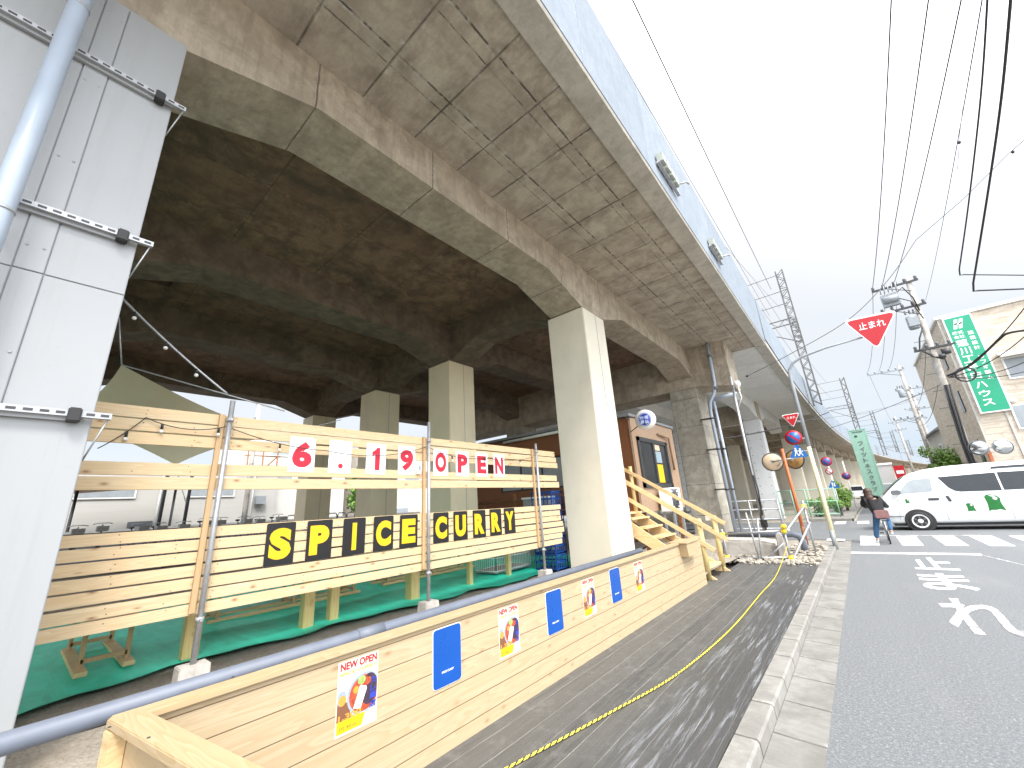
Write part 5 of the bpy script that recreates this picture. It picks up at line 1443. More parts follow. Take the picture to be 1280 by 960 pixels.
for x_, wn_ in ((1.10, 'w'), (4.21, 'w')):
    cc = V(VX + x_, VY - HW + .02, .335)
    b = MB(); b.lathe([(.0, .0), (.42, 0), (.43, .028), (.40, .030), (0, .030)], cc - Y * .005, -Y, 30); b.build('wheel_arch', 'black_rubber', vn)
    wh = MB(); wh.lathe([(.235, .02), (.24, .045), (.26, .06), (.315, .05), (.335, .02), (.335, -.15), (.235, -.15)], cc, -Y, 32); ty = wh.build('wheel', 'black_rubber', vn)
    rm = MB(); rm.lathe([(0, .040), (.05, .048), (.065, .036), (.18, .026), (.225, .048), (.242, .052), (.242, 0), (0, 0)], cc, -Y, 30)
    rm.build('rim', 'white_paint', ty)
    sp = MB()
    for q in range(6):
        a = 2 * math.pi * (q + .5) / 6; cpos = cc + V(math.cos(a) * .15, -.033, math.sin(a) * .15)
        sp.obox(cpos, V(math.cos(a), 0, math.sin(a)) * .042, V(-math.sin(a), 0, math.cos(a)) * .022, Y * .006)
    sp.build('rim_openings', 'char_grey', ty)
    for yy in (VY + .8,):
        b = MB(); b.lathe([(0, .1), (.3, .1), (.335, .06), (.335, -.06), (.3, -.1), (0, -.1)], (VX + x_, yy, .335), Y, 24); b.build('wheel', 'black_rubber', vn)
b = MB(); b.box((VX + .35, VY - .75, .16), (VX + 5.2, VY + .75, .34)); b.build('underbody', 'dark_steel', vn)
b = MB(); b.prism(rrect(.30, .085, .03), 0, .02, lambda u, v, h: (VX + 1.5 + u, VY - HW - .005 - h, 1.06 + v)); b.build('door_handle', 'dark_steel', vn)
b = MB(); b.prism(rrect(.085, .2, .03), 0, .02, lambda u, v, h: (VX + 2.03 + u + v * -.25, VY - HW - .005 - h, 1.0 + v)); b.build('door_handle', 'dark_steel', vn)
b = MB(); b.prism(rrect(.28, .17, .06), 0, .12, lambda u, v, h: (VX + .52 + u, VY - HW - .05 - h, 1.32 + v)); b.tube([(VX + .75, VY - HW + .03, 1.36), (VX + .7, VY - HW - .09, 1.38)], .025, 8); b.build('mirror', 'char_grey', vn)
b = MB()
for x_ in (1.86, 3.45):
    b._add([(VX + x_, VY - HW - .003, .36), (VX + x_ + .012, VY - HW - .003, .36), (VX + x_ + .012, VY - HW - .003, 1.15), (VX + x_, VY - HW - .003, 1.15)], [(0, 1, 2, 3)])
b._add([(VX + 3.5, VY - HW - .003, 1.02), (VX + 5.2, VY - HW - .003, 1.02), (VX + 5.2, VY - HW - .003, 1.035), (VX + 3.5, VY - HW - .003, 1.035)], [(0, 1, 2, 3)])
b._add([(VX + .55, VY - HW - .002, .36), (VX + .56, VY - HW - .002, .36), (VX + .66, VY - HW - .002, 1.15), (VX + .65, VY - HW - .002, 1.15)], [(0, 1, 2, 3)])
b.build('door_seams', 'grey_paint', vn)
b = MB(); b.box((VX + .25, VY - HW - .002, .50), (VX + .68, VY - HW + .01, .53)); b.build('bumper_line', 'char_grey', vn)
mark = [(0, 0), (.07, .04), (.18, .035), (.27, .06), (.36, .02), (.40, .0), (.36, .16), (.34, .30), (.36, .40), (.30, .50), (.18, .56), (.06, .55), (.0, .48), (.02, .25)]
def logo(x_, z_, s_):
    lg = side([(x_ + u * s_, z_ + v * s_) for u, v in mark], 'green_mark', 'green_logo', .003)
    b = MB(); b.disc((VX + x_ + .235 * s_, VY - HW - .004, z_ + .41 * s_), -Y, .055 * s_, .002, 14); b.build('eye_hole', 'white_paint', lg)
logo(2.93, .62, 1.02); logo(2.42, .62, .53); logo(.86, .98, .30)
b = MB(); b.obox((VX + .055, VY - .55, .98), V(.02, -.06, 0) , V(0, 0, .08), V(.03, .18, 0) ); b.build('headlight', 'glass_pale', vn)
b = MB(); b.obox((VX + .055, VY + .55, .98), V(.02, .06, 0) , V(0, 0, .08), V(.03, -.18, 0) ); b.build('headlight', 'glass_pale', vn)

# ================================================================== cyclist
def skin(name, joints, edges, mat, parent, root=0, sub=2):
    me = bpy.data.meshes.new(name)
    off = parent.location if parent is not None else V(0, 0, 0)
    me.from_pydata([Vector(j[0]) for j in joints], edges, [])
    o = bpy.data.objects.new(name, me); COL.objects.link(o)
    o.modifiers.new('skin', 'SKIN'); sb = o.modifiers.new('sub', 'SUBSURF'); sb.levels = sb.render_levels = sub
    for i, j in enumerate(joints):
        r_ = j[1] if isinstance(j[1], tuple) else (j[1], j[1]); sv = me.skin_vertices[0].data[i]; sv.radius = r_; sv.use_root = (i == root)
    dg = bpy.context.evaluated_depsgraph_get(); dg.update()
    m2 = bpy.data.meshes.new_from_object(o.evaluated_get(dg)); bpy.data.objects.remove(o); bpy.data.meshes.remove(me)
    for p in m2.polygons: p.use_smooth = True
    m2.name = name; m2.materials.clear(); m2.materials.append(M[mat])
    return m2

PX, PY = .30, 17.55
per = thing('person', (PX - .15, PY, 0), 'person with long brown hair, black jacket and jeans astride a bicycle at the crossing', 'person')
def add(name, joints, edges, mat, parent=per, **kw):
    m2 = skin(name, joints, edges, mat, None, **kw)
    root = per.location
    m2.transform(Matrix.Translation(-root))
    o = bpy.data.objects.new(name, m2); COL.objects.link(o); o.parent = parent; return o
pel, wai, che, nec, hed = V(PX - .02, PY + .02, .93), V(PX - .06, PY + .08, 1.10), V(PX - .10, PY + .16, 1.27), V(PX - .13, PY + .21, 1.39), V(PX - .145, PY + .25, 1.50)
ls, rs_ = V(PX - .28, PY + .17, 1.32), V(PX + .07, PY + .20, 1.31)
le, re_ = V(PX - .36, PY + .34, 1.12), V(PX + .17, PY + .36, 1.10)
lw, rw = V(PX - .24, PY + .58, 1.06), V(PX + .24, PY + .60, 1.05)
lh, rh = V(PX - .10, PY + .02, .90), V(PX + .08, PY + .03, .90)
lk, rk = V(PX - .19, PY + .10, .50), V(PX + .13, PY + .34, .66)
la, ra = V(PX - .27, PY + .04, .10), V(PX + .13, PY + .16, .32)
lt, rt_ = V(PX - .28, PY + .22, .045), V(PX + .13, PY + .34, .29)
bd = add('body', [(pel, .11), (wai, .10), (che, .115), (nec, .05), (hed, (.085, .095)), (hed + Z * .07, .075), (ls, .05), (le, .04), (lw, .03), (rs_, .05), (re_, .04), (rw, .03), (lh, .085), (lk, .055), (la, .038), (rh, .085), (rk, .055), (ra, .038), (lt, .03), (rt_, .03), (lw + V(.02, .08, -.01), .028), (rw + V(0, .08, -.01), .028)],
         [(0, 1), (1, 2), (2, 3), (3, 4), (4, 5), (2, 6), (6, 7), (7, 8), (2, 9), (9, 10), (10, 11), (0, 12), (12, 13), (13, 14), (0, 15), (15, 16), (16, 17), (14, 18), (17, 19), (8, 20), (11, 21)], 'skin')
add('jacket', [(V(PX - .03, PY + .01, .86), (.19, .155)), (wai, (.185, .15)), (che, (.19, .16)), (nec - Z * .0, .105), (ls, .11), (le, .08), (lw - V(.02, .05, 0), .055), (rs_, .11), (re_, .085), (rw - V(0, .05, 0), .055), (che + V(-.02, -.07, .02), .12)],
    [(0, 1), (1, 2), (2, 3), (2, 4), (4, 5), (5, 6), (2, 7), (7, 8), (8, 9), (2, 10)], 'jacket_black', root=1)
add('jeans', [(V(PX - .01, PY + .02, .90), .13), (lh - Z * .06, .105), (lk, .082), (la + Z * .03, .066), (rh - Z * .05, .105), (rk, .08), (ra + Z * .03, .062)], [(0, 1), (1, 2), (2, 3), (0, 4), (4, 5), (5, 6)], 'denim')
for a_, t_ in ((la, lt), (ra, rt_)):
    add('shoe', [(a_ - Z * .03, .045), (a_ * .5 + t_ * .5 - Z * .02, .042), (t_ - Z * .005, .036)], [(0, 1), (1, 2)], 'shoe_white')
hr = MB(); hr.ball(hed + V(0, -.02, .045), .118, (1.0, 1.05, 1.0), 14, 10); hr.ball(hed + V(.0, -.075, -.07), .105, (1.12, .75, 1.35), 14, 10); hr.ball(hed + V(.0, -.10, -.17), .11, (1.25, .75, 1.2), 12, 8); hr.build('hair', 'hair_brown', per)
fc = MB()
fc.ball(hed + V(-.03, .09, .01), .012); fc.ball(hed + V(.03, .09, .01), .012); fc.build('eyes', 'black_rubber', per)
fc = MB(); fc.ball(hed + V(0, .105, -.025), .016, (.8, 1.2, 1.2)); fc.build('nose', 'skin', per)

BX = PX + .02
bk = thing('bicycle', (BX, PY + .3, 0), 'silver city bicycle with a mauve rear bag under the cyclist', 'bicycle')
for yy in (PY - .18, PY + .92):
    b = MB(); c_ = V(BX, yy, .325); pts = arc(c_, .315, Y, Z, 0, 360, 32); b.tube(pts, .017, 8, False); wl = b.build('wheel', 'black_rubber', bk)
    b = MB(); b.tube(arc(c_, .295, Y, Z, 0, 360, 32), .009, 6, False); b.lathe([(0, -.04), (.025, -.04), (.025, .04), (0, .04)], c_, X, 10); b.build('rim', 'galvanised_steel', wl)
    b = MB()
    for q in range(18): a = 2 * math.pi * q / 18; b.tube([c_ + X * (.025 if q % 2 else -.025), c_ + Y * math.cos(a) * .295 + Z * math.sin(a) * .295], .0018, 3, False)
    b.build('spokes', 'galvanised_steel', wl)
    b = MB(); b.tube(arc(c_, .35, Y, Z, 10, 170, 16), .02, 5); b.build('mudguard', 'galvanised_steel', bk)
b = MB(); bb = V(BX, PY + .27, .29); st_ = V(BX, PY + .10, .76); hd = V(BX, PY + .72, .86)
b.tube([V(BX, PY - .18, .325), bb], .012, 6); b.tube([bb, st_ + Z * .06], .016, 8); b.tube([bb, hd - Z * .14], .019, 8); b.tube([st_ - Z * .15, hd - Z * .22], .016, 8); b.tube([V(BX, PY - .18, .325), st_ - Z * .05], .01, 6); b.tube([hd + Z * .1, V(BX, PY + .92, .325)], .015, 8); b.build('frame', 'white_paint', bk)
b = MB(); b.tube([hd + V(-.26, -.14, .2), hd + V(-.22, .0, .17), hd + V(0, .02, .14), hd + V(.22, 0, .17), hd + V(.26, -.14, .2)], .011, 6); b.build('handlebar', 'galvanised_steel', bk)
b = MB(); b.ball(st_ + V(0, -.02, .09), .1, (.9, 1.3, .4)); b.build('saddle', 'black_rubber', bk)
b = MB(); b.prism(rrect(.34, .24, .05), PY - .36, PY - .06, lambda u, v, h: (BX - .17 + u, h, .74 + v)); b.build('rear_bag', 'bag_mauve', bk, bevel=.02)
b = MB(); b.box((BX - .07, PY - .34, .70), (BX + .07, PY, .72)); b.tube([(BX - .05, PY - .3, .7), (BX - .04, PY - .18, .33)], .006, 5); b.tube([(BX + .05, PY - .3, .7), (BX + .04, PY - .18, .33)], .006, 5); b.build('rear_rack', 'galvanised_steel', bk)
b = MB(); b.tube([bb + V(.02, 0, 0), bb + V(.08, .02, .0), bb + V(.09, .05, -.02)], .01, 6); b.box(bb + V(.07, -.02, -.02), bb + V(.17, .07, .01)); b.box(bb + V(-.17, -.1, -.02), bb + V(-.07, -.03, .01)); b.lathe([(0, -.02), (.08, -.02), (.08, .02), (0, .02)], bb, X, 16); b.build('pedals', 'dark_steel', bk)


# ================================================================== the right side: building, poles, wires
bd_ = thing('beige_building', (10.5, 36, 0), 'three storey beige stone-faced corner building with a green vertical sign', 'building')
BX0, BY0, BH = 5.62, 32.0, 10.55
b = MB(); b.box((BX0, BY0, 0), (18, 44, BH)); b.build('wall', 'rock_siding', bd_)
b = MB(); b.box((BX0 - .12, BY0 - .12, BH), (18.1, 44, BH + .16)); b.build('roof_edge', 'white_paint', bd_)
b = MB(); b.box((BX0 - .03, BY0 - .02, 3.0), (BX0 + .05, BY0 - .005, BH - .02)); b.box((6.62, BY0 - .05, 2.0), (6.70, BY0 - .005, 5.4)); b.build('trim', 'house_white', bd_)
def bwin(x0, x1, z0, z1, awn=0):
    f = MB(); f.box((x0, BY0 - .06, z0), (x1, BY0 - .003, z1)); fr = f.build('window', 'white_paint', bd_)
    g_ = MB(); g_.box((x0 + .07, BY0 - .066, z0 + .07), (x1 - .07, BY0 - .061, z1 - .07)); g_.build('pane', 'glass_pale', fr)
    if awn:
        g_ = MB(); g_.prism([(0, .35), (.55, 0), (.55, -.04), (0, .28)], x0 - .1, x1 + .1, lambda u, v, h: (h, BY0 - .07 - u, z1 + v)); g_.build('awning', 'house_grey', fr)
bwin(7.25, 8.6, 6.55, 7.7, 1); bwin(6.85, 8.4, 4.0, 5.25); bwin(9.4, 10.8, 6.6, 7.7); bwin(9.4, 10.8, 4.0, 5.2)
f = MB(); f.box((BX0 + .12, BY0 - .05, 7.6), (BX0 + .42, BY0 - .004, 8.3)); f.build('vent_box', 'white_plastic', bd_)
for z0 in (2.6, 5.4, 8.0):
    for ya, yb in ((33.6, 34.2), (36.2, 37.4)): f = MB(); f.box((BX0 - .05, ya, z0), (BX0 - .002, yb, z0 + 1.2)); f.build('window', 'glass_dark', bd_)
f = MB(); f.box((8.0, BY0 - .05, .1), (10.2, BY0 - .004, 2.4)); f.build('shopfront', 'glass_dark', bd_)
# sign
gs_ = thing('green_sign', (6.3, 31.8, 5), 'green vertical shop sign with white lettering on the beige building', 'sign')
gx0, gx1, gz0, gz1 = 5.83, 6.83, 5.05, 10.42
b = MB(); b.box((gx0 - .06, BY0 - .2, gz0 - .06), (gx1 + .06, BY0 - .003, gz1 + .06)); b.build('frame', 'white_paint', gs_)
b = MB(); b.box((gx0, BY0 - .206, gz0), (gx1, BY0 - .201, gz1)); b.build('face', 'sign_green', gs_)
b = MB(); yy = BY0 - .209
for dx in (0, .2):
    b._add([(gx0 + .22 + dx, yy, gz1 - .68), (gx0 + .36 + dx, yy, gz1 - .68), (gx0 + .50 + dx, yy, gz1 - .14), (gx0 + .36 + dx, yy, gz1 - .14)], [(0, 1, 2, 3)])
b._add([(gx0 + .3, yy, gz1 - .44), (gx0 + .6, yy, gz1 - .44), (gx0 + .63, yy, gz1 - .36), (gx0 + .32, yy, gz1 - .36)], [(0, 1, 2, 3)])
b.build('emblem', 'white_paint', gs_)
b = MB()
lettering(b, '株式', (gx0 + .1, yy, gz1 - 1.0), X, Z, .42, .19, .02); lettering(b, '会社', (gx0 + .1, yy, gz1 - 1.24), X, Z, .42, .19, .02)
for q, ch in enumerate('蓮川工務店'): lettering(b, ch, (gx0 + .10, yy, gz1 - 1.72 - q * .47), X, Z, .44, .40, .02)
for q, ch in enumerate('ハウス'): lettering(b, ch, (gx0 + .16, yy, gz1 - 4.10 - q * .48), X, Z, .42, .34, .02)
for q, ch in enumerate('建築設計'): lettering(b, ch, (gx0 + .66, yy, gz1 - 1.15 - q * .29), X, Z, .22, .22, .015)
for q, ch in enumerate('リフォーム'): lettering(b, ch, (gx0 + .68, yy, gz1 - 2.55 - q * .29), X, Z, .2, .2, .015)
b.build('writing', 'white_paint', gs_)
lp = thing('red_lamp', (7.0, 31.9, 5.2), 'small red and white round lamp on the beige wall beside the green sign', 'lamp')
b = MB(); b.ball((7.03, BY0 - .12, 5.45), .13); b.build('globe', 'white_plastic', lp); b = MB(); b.disc((7.03, BY0 - .004, 5.45), -Y, .09, .05, 14); b.build('base', 'sign_red', lp)

# traffic mirrors facing us
mm = thing('mirror_pole', (4.95, 28.8, .1), 'orange pole with two round traffic mirrors facing the street, in front of the beige building', 'traffic mirror')
b = MB(); b.tube([(4.98, 28.8, .1), (4.98, 28.8, 3.15)], .07, 12); b.build('pole', 'orange_paint', mm)
for c_, ax in ((at(1223, 560, Y=28.6), (-.45, -1, 0)), (at(1254, 558, Y=28.6), (.15, -1, 0))):
    b = MB(); b.lathe([(.0, .10), (.12, .085), (.24, .045), (.32, 0), (.32, -.05), (0, -.08)], c_, ax, 28); m_ = b.build('mirror', 'mirror_glass', mm)
    b = MB(); b.lathe([(.315, .01), (.345, .0), (.345, -.05), (.315, -.05)], c_, ax, 28); b.build('rim', 'grey_paint', m_)
    b = MB(); b.tube([Vector(c_) + Y * .05, (4.98, 28.8, c_.z)], .025, 6); b.build('arm', 'galvanised_steel', mm)

# utility poles
def upole(x, y, h, label, arms, transformer=True, lean=0.0, full=True):
    t = thing('utility_pole', (x, y, 0), label, 'utility pole', 'utility poles along the street')
    tx = x + lean
    b = MB(); b.tube([(x, y, 0), (x + lean * .5, y, h * .5), (tx, y, h)], [.155, .135, .115], 14); b.build('pole', 'block_concrete', t)
    for z_, x0, x1 in arms:
        b = MB(); b.box((tx + x0, y - .16, z_ - .05), (tx + x1, y - .07, z_ + .05)); ar = b.build('crossarm', 'dark_steel' if full else 'grey_paint', t)
        n = max(2, int((x1 - x0) / .45))
        for q in range(n + 1):
            b = MB(); xx = tx + x0 + .08 + (x1 - x0 - .16) * q / n; b.lathe([(.0, .22), (.05, .2), (.075, .12), (.05, .1), (.075, .04), (.03, 0)], (xx, y - .115, z_ + .05), Z, 8)
            b.build('insulator', 'char_grey' if full else 'grey_paint', ar)
        b = MB(); b.tube([(tx + x0 * .6, y - .1, z_ - .05), (tx, y - .1, z_ - .55)], .02, 5); b.build('brace', 'dark_steel', ar)
    if transformer:
        b = MB(); b.lathe([(0, .4), (.18, .38), (.22, .33), (.22, -.30), (.20, -.34), (0, -.34)], (tx - .45, y - .1, h - 2.6), Z, 16); tf = b.build('transformer', 'grey_paint', t)
        b = MB()
        for q in (-.12, .05, .2): b.lathe([(.02, .0), (.05, .05), (.03, .1), (.05, .15), (.02, .25)], (tx - .48 + q, y - .15, h - 2.1), Z, 8)
        b.build('bushings', 'char_grey', tf)
    b = MB()
    for q in range(9):
        zz = 2.5 + q * .9
        if zz < h - .5: b.tube([(x - .3, y, zz), (x + .3, y, zz)], .012, 5)
    b.build('step_bolts', 'dark_steel', t)
    return t
up1 = upole(4.28, 29, 12.45, 'big concrete utility pole with transformer and cables beside the beige building', [(12.15, -1.55, .35), (10.75, -1.5, .3), (8.3, -.8, .6)], True, .37)
b = MB(); b.box((3.35, 28.75, 11.05), (4.05, 29.0, 11.75)); b.lathe([(0, .3), (.2, .3), (.2, -.3), (0, -.3)], (3.7, 28.7, 11.4), X, 10)
for q in range(5): b.tube([(3.4 + q * .16, 28.7, 11.8), (3.45 + q * .16, 28.72, 12.3)], .03, 6)
b.build('switch_gear', 'grey_paint', up1)
b = MB(); b.box((4.0, 28.6, 9.6), (4.42, 28.9, 10.1)); b.build('terminal_box', 'grey_paint', up1, bevel=.02)
b = MB()
for dx, r_ in ((.0, .05), (.10, .04), (-.08, .03)): b.tube([(4.50 + dx, 28.76, 6.3), (4.42 + dx, 28.78, 5.2), (4.33 + dx, 28.77, 3.6), (4.30 + dx, 28.77, .3)], r_, 8)
b.tube([(4.45, 28.8, 9.4), (4.2, 28.75, 8.9), (4.05, 28.7, 8.3), (4.45, 28.75, 7.8), (4.75, 28.75, 7.6)], .035, 8)
b.tube([(3.9, 28.8, 11.6), (4.3, 28.75, 11.9), (4.55, 28.8, 11.2), (4.6, 28.8, 10.4)], .03, 8)
b.tube([(3.6, 28.7, 11.6), (4.0, 28.6, 11.3), (4.4, 28.7, 11.0), (4.62, 28.75, 9.9)], .025, 8)
b.build('cable_bundle', 'black_cable', up1)
b = MB(); b.box((4.45, 28.5, 8.2), (5.3, 28.6, 8.28)); b.lathe([(0, .15), (.16, .12), (.16, -.12), (0, -.15)], (4.9, 28.5, 7.9), Z, 10); b.lathe([(0, .1), (.12, .1), (.12, -.12), (0, -.12)], (4.7, 28.45, 7.7), X, 8); b.build('cable_joint', 'dark_steel', up1)
cl = thing('cable_coil', (4.93, 28.4, 6.3), 'round coil of black cable hanging beside the big utility pole', 'cable coil')
b = MB()
for dr in (0, .02, -.02): b.tube(arc(at(1207, 468, Y=28.6), .34 + dr, X, Z, 0, 360, 32), .018, 6, False)
b.build('loops', 'black_cable', cl)
upole(5.25, 50, 12.1, 'grey utility pole with two crossarms, second from the big one, behind the van roof', [(11.7, -2.3, .3), (9.8, -.8, 2.2), (7.2, -1.6, .4)], True, .1, False)
upole(6.35, 57, 11.3, 'slimmer grey utility pole close behind the two-armed pole', [(10.2, -.6, 1.6), (8.8, -.5, 1.5)], False, .0, False)
upole(8.0, 74, 12.0, 'distant pale utility pole between the slim pole and the house roof', [(11, -1, 1), (9.6, -.8, .8)], False, 0, False)
upole(6.9, 88, 12.0, 'most distant pale utility pole above the van windscreen', [(11, -1, 1), (9.8, -.9, .9)], False, 0, False)

def wire(label, pts, r, mat='black_cable', s=0.0, group='wires across the sky', n=28):
    if len(pts) == 2: pts = sag(pts[0], pts[1], s, n)
    b = MB().tube(pts, r, 6)
    return tag(b.build('overhead_wire', mat, base=pts[0]), label, 'wire', group)
def through(p_top, z, A, s=.5):
    """wire from A over the street, passing the pixel p_top at height z, and on beyond"""
    Bp = at(*p_top, Z=z); d = (Bp - A); E = A + d * 1.9; E.z = A.z
    return [A, E]
for lab, px_, A, z in (('leftmost of the long black wires running up from the big utility pole', (1112, 0), V(3.2, 28.9, 12.4), 11.7),
                     ('second from left of the long black wires running up from the big utility pole', (1158, 0), V(3.62, 28.9, 12.4), 11.7),
                     ('third from left of the long black wires running up from the big utility pole', (1197, 0), V(4.1, 28.9, 12.35), 11.7)):
    A_, E_ = through(px_, z, A); wire(lab, [A_, E_], .014, s=.8)
P_ = at(1157, 375, Y=50); wire('thin grey wire passing behind the pole top, fourth from the left', [P_, P_ + (at(1219, 0, Z=11.5) - P_) * 1.3], .012, s=.4)
c5, c6 = at(1200, 344, Y=14), at(1217, 364, Y=14)
wire('thick black cable coming down the sky and bending right, the left one of two', smooth([at(1236, -30, Y=7.5), at(1226, 120, Y=9.5), at(1210, 260, Y=12), c5 - X * .01 + Z * .05], 8)[:-1] + [c5, c5 + V(.06, 0, -.01), at(1280, 344, Y=14), at(1420, 340, Y=14)], .014)
wire('thickest black cable coming down the sky and bending right, the right one of two', smooth([at(1266, -30, Y=7.5), at(1252, 120, Y=9.5), at(1235, 240, Y=11.5), c6 - X * .01 + Z * .05], 8)[:-1] + [c6, c6 + V(.06, 0, -.01), at(1280, 361, Y=14), at(1420, 356, Y=14)], .019)
wire('slanting black wire strung from the viaduct pole across to the upper right', [at(1145, 300, Y=20), at(1205, 248, Y=18), at(1262, 191, Y=16), at(1300, 158, Y=15)], .010)
wire('slanting wire sagging from the grey pier pole behind the red stop triangle', smooth([at(932, 471, Y=17), at(985, 444, Y=17.6), at(1060, 400, Y=18.5), at(1110, 350, Y=19.3), at(1145, 300, Y=20)], 8), .012)
kn = MB()
for px_, yy in (((1266, 190), 15.9), ((1199, 178), 14.0), ((934, 470), 17.05)): kn.ball(at(*px_, Y=yy), .035, (1, 1, 1.4))
wire('short hanging wire end with a dark knob near the right edge of the sky', [at(1209, 70, Y=14), at(1199, 178, Y=14), at(1197, 212, Y=14)], .006, 'grey_cable')
tag(kn.build('wire_connectors', 'black_cable', base=at(1199, 178, Y=14)), 'dark knob-like connectors clipped on the overhead wires', 'connectors', kind='stuff')
wire('long dark feeder wire over the viaduct from the top edge to the lattice mast', [at(786, -10, Z=12.6), at(964, 362, Y=36)], .016, s=.15)
wire('thin grey wire running just above the parapet edge', [at(722, -20, Z=10.6), at(962, 395, Y=34)], .012, 'grey_cable', s=.1)
wire('second thin grey wire above the parapet, ending at the lattice mast', [at(900, 300, Y=18), at(975, 385, Y=36)], .01, 'grey_cable', s=.1)
# tangle to the right of the big pole
hub = at(1184, 470, Y=28.6)
for lab, tgt, r_, s_ in (('thick black cable sweeping from the big pole to the right edge', None, .05, 0),
                       ('black wire just above the thick cable on the right', at(1290, 372, Y=24), .022, .3),
                       ('black wire from the coil rising to the right edge', at(1290, 412, Y=25), .02, .3),
                       ('thin wire from the coil running level to the right edge', at(1290, 462, Y=27), .016, .2),
                       ('thin wire from the big pole slanting below the coil', at(1290, 448, Y=25), .016, .25)):
    if tgt is None: pts = smooth([hub, at(1215, 455, Y=28), at(1248, 425, Y=27), at(1262, 416, Y=26.5), at(1300, 411, Y=25)], 8); wire(lab, pts, r_)
    else: wire(lab, [hub + V(.1 * s_, 0, -.3 * s_), tgt], r_, s=s_)
for lab, a_, c_ in (('thin wire between the big pole and the two-armed pole, upper left', V(3.2, 29, 12.4), V(3.05, 50, 11.9)), ('thin wire between the big pole and the two-armed pole, upper middle', V(3.7, 29, 12.4), V(3.9, 50, 11.9)), ('thin wire between the big pole and the two-armed pole, upper right', V(4.2, 29, 12.4), V(4.6, 50, 11.9)),
                  ('grey wire between the poles at mid height', V(4.3, 29, 8.3), V(5.25, 50, 8.0)), ('grey wire between the poles at low height', V(4.25, 29, 6.4), V(5.2, 50, 6.6)), ('grey wire from the two-armed pole to the distant poles', V(3.2, 50, 11.8), V(6.4, 88, 11.2))):
    wire(lab, [a_, c_], .014, 'grey_cable', s=.7)
for lab, a_, c_ in (('dark wire crossing from the viaduct to the big pole, upper', at(1000, 545, Y=40), at(1182, 478, Y=29)), ('dark wire crossing from the viaduct toward the two-armed pole, lower', at(1010, 525, Y=41), at(1150, 498, Y=50))):
    wire(lab, [a_, c_], .016, 'grey_cable', s=.25)
wire('dark cable strung under the bridge span past the small signs', [at(905, 548, Y=19), at(1036, 515, Y=38)], .03, 'black_cable', s=.2)

# white little house, and more houses down the street
def house(x0, y0, x1, y1, h, rh, wall, roof, label, wins, name='house'):
    t = thing(name, ((x0 + x1) / 2, (y0 + y1) / 2, 0), label, 'house')
    b = MB(); b.box((x0, y0, 0), (x1, y1, h)); b.build('wall', wall, t)
    xm = (x0 + x1) / 2
    b = MB()
    if rh: b.prism([(x0 - .3, h - .02), (x1 + .3, h - .02), (x1 + .3, h + .1), (xm, h + rh), (x0 - .3, h + .1)], y0 - .3, y1 + .3, lambda u, v, q: (u, q, v))
    else: b.box((x0 - .1, y0 - .1, h + .002), (x1 + .1, y1 + .1, h + .25))
    b.build('roof', roof, t)
    for face, u0, u1, z0, z1 in wins:
        f = MB(); g_ = MB()
        if face == 'S': f.box((u0, y0 - .08, z0), (u1, y0 - .003, z1)); g_.box((u0 + .08, y0 - .09, z0 + .08), (u1 - .08, y0 - .081, z1 - .08))
        if face == 'W': f.box((x0 - .08, u0, z0), (x0 - .003, u1, z1)); g_.box((x0 - .09, u0 + .08, z0 + .08), (x0 - .081, u1 - .08, z1 - .08))
        if face == 'E': f.box((x1 + .003, u0, z0), (x1 + .08, u1, z1)); g_.box((x1 + .081, u0 + .08, z0 + .08), (x1 + .09, u1 - .08, z1 - .08))
        fr = f.build('window', 'white_plastic', t); g_.build('pane', 'glass_pale', fr)
    return t
house(5.9, 46, 12, 54, 5.6, 2.3, 'house_white', 'roof_grey', 'small white gabled house between the poles and the beige building', [('S', 6.3, 7.6, 3.4, 4.7), ('S', 8.4, 9.6, 3.4, 4.7), ('S', 6.6, 7.4, .9, 2.1), ('W', 47, 48.5, 3.4, 4.6)])
house(8.2, 60, 16, 70, 6.3, 0, 'house_grey', 'roof_grey', 'grey flat-roofed house down the street behind the white gabled one', [('S', 8.8, 10.2, 3.6, 4.8), ('W', 62, 63.5, 3.6, 4.8)])
house(10.5, 82, 19, 92, 6.5, 2.0, 'house_beige', 'brick_brown', 'distant beige house with a brown roof near the vanishing street', [('S', 11.2, 12.6, 3.6, 4.9), ('W', 84, 86, 3.6, 4.8)])
house(1.9, 74, 3.9, 80, 4.2, 0, 'house_grey', 'white_paint', 'pale block-like kiosk under the far viaduct edge beside the mint sign', [('S', 2.3, 3.5, .8, 1.8)], 'kiosk')
rd_ = thing('red_sign', (4.0, 72, 2.4), 'small red sign board beyond the mint sign', 'sign')
b = MB(); b.box((3.9, 72, 2.3), (4.9, 72.1, 3.9)); b.build('board', 'sign_red', rd_); b = MB(); b.box((4.05, 71.97, 2.9), (4.75, 71.99, 3.3)); b.build('stripe', 'white_paint', rd_); b = MB(); b.tube([(4.4, 72.05, 0), (4.4, 72.05, 2.3)], .06, 6); b.build('post', 'grey_paint', rd_)

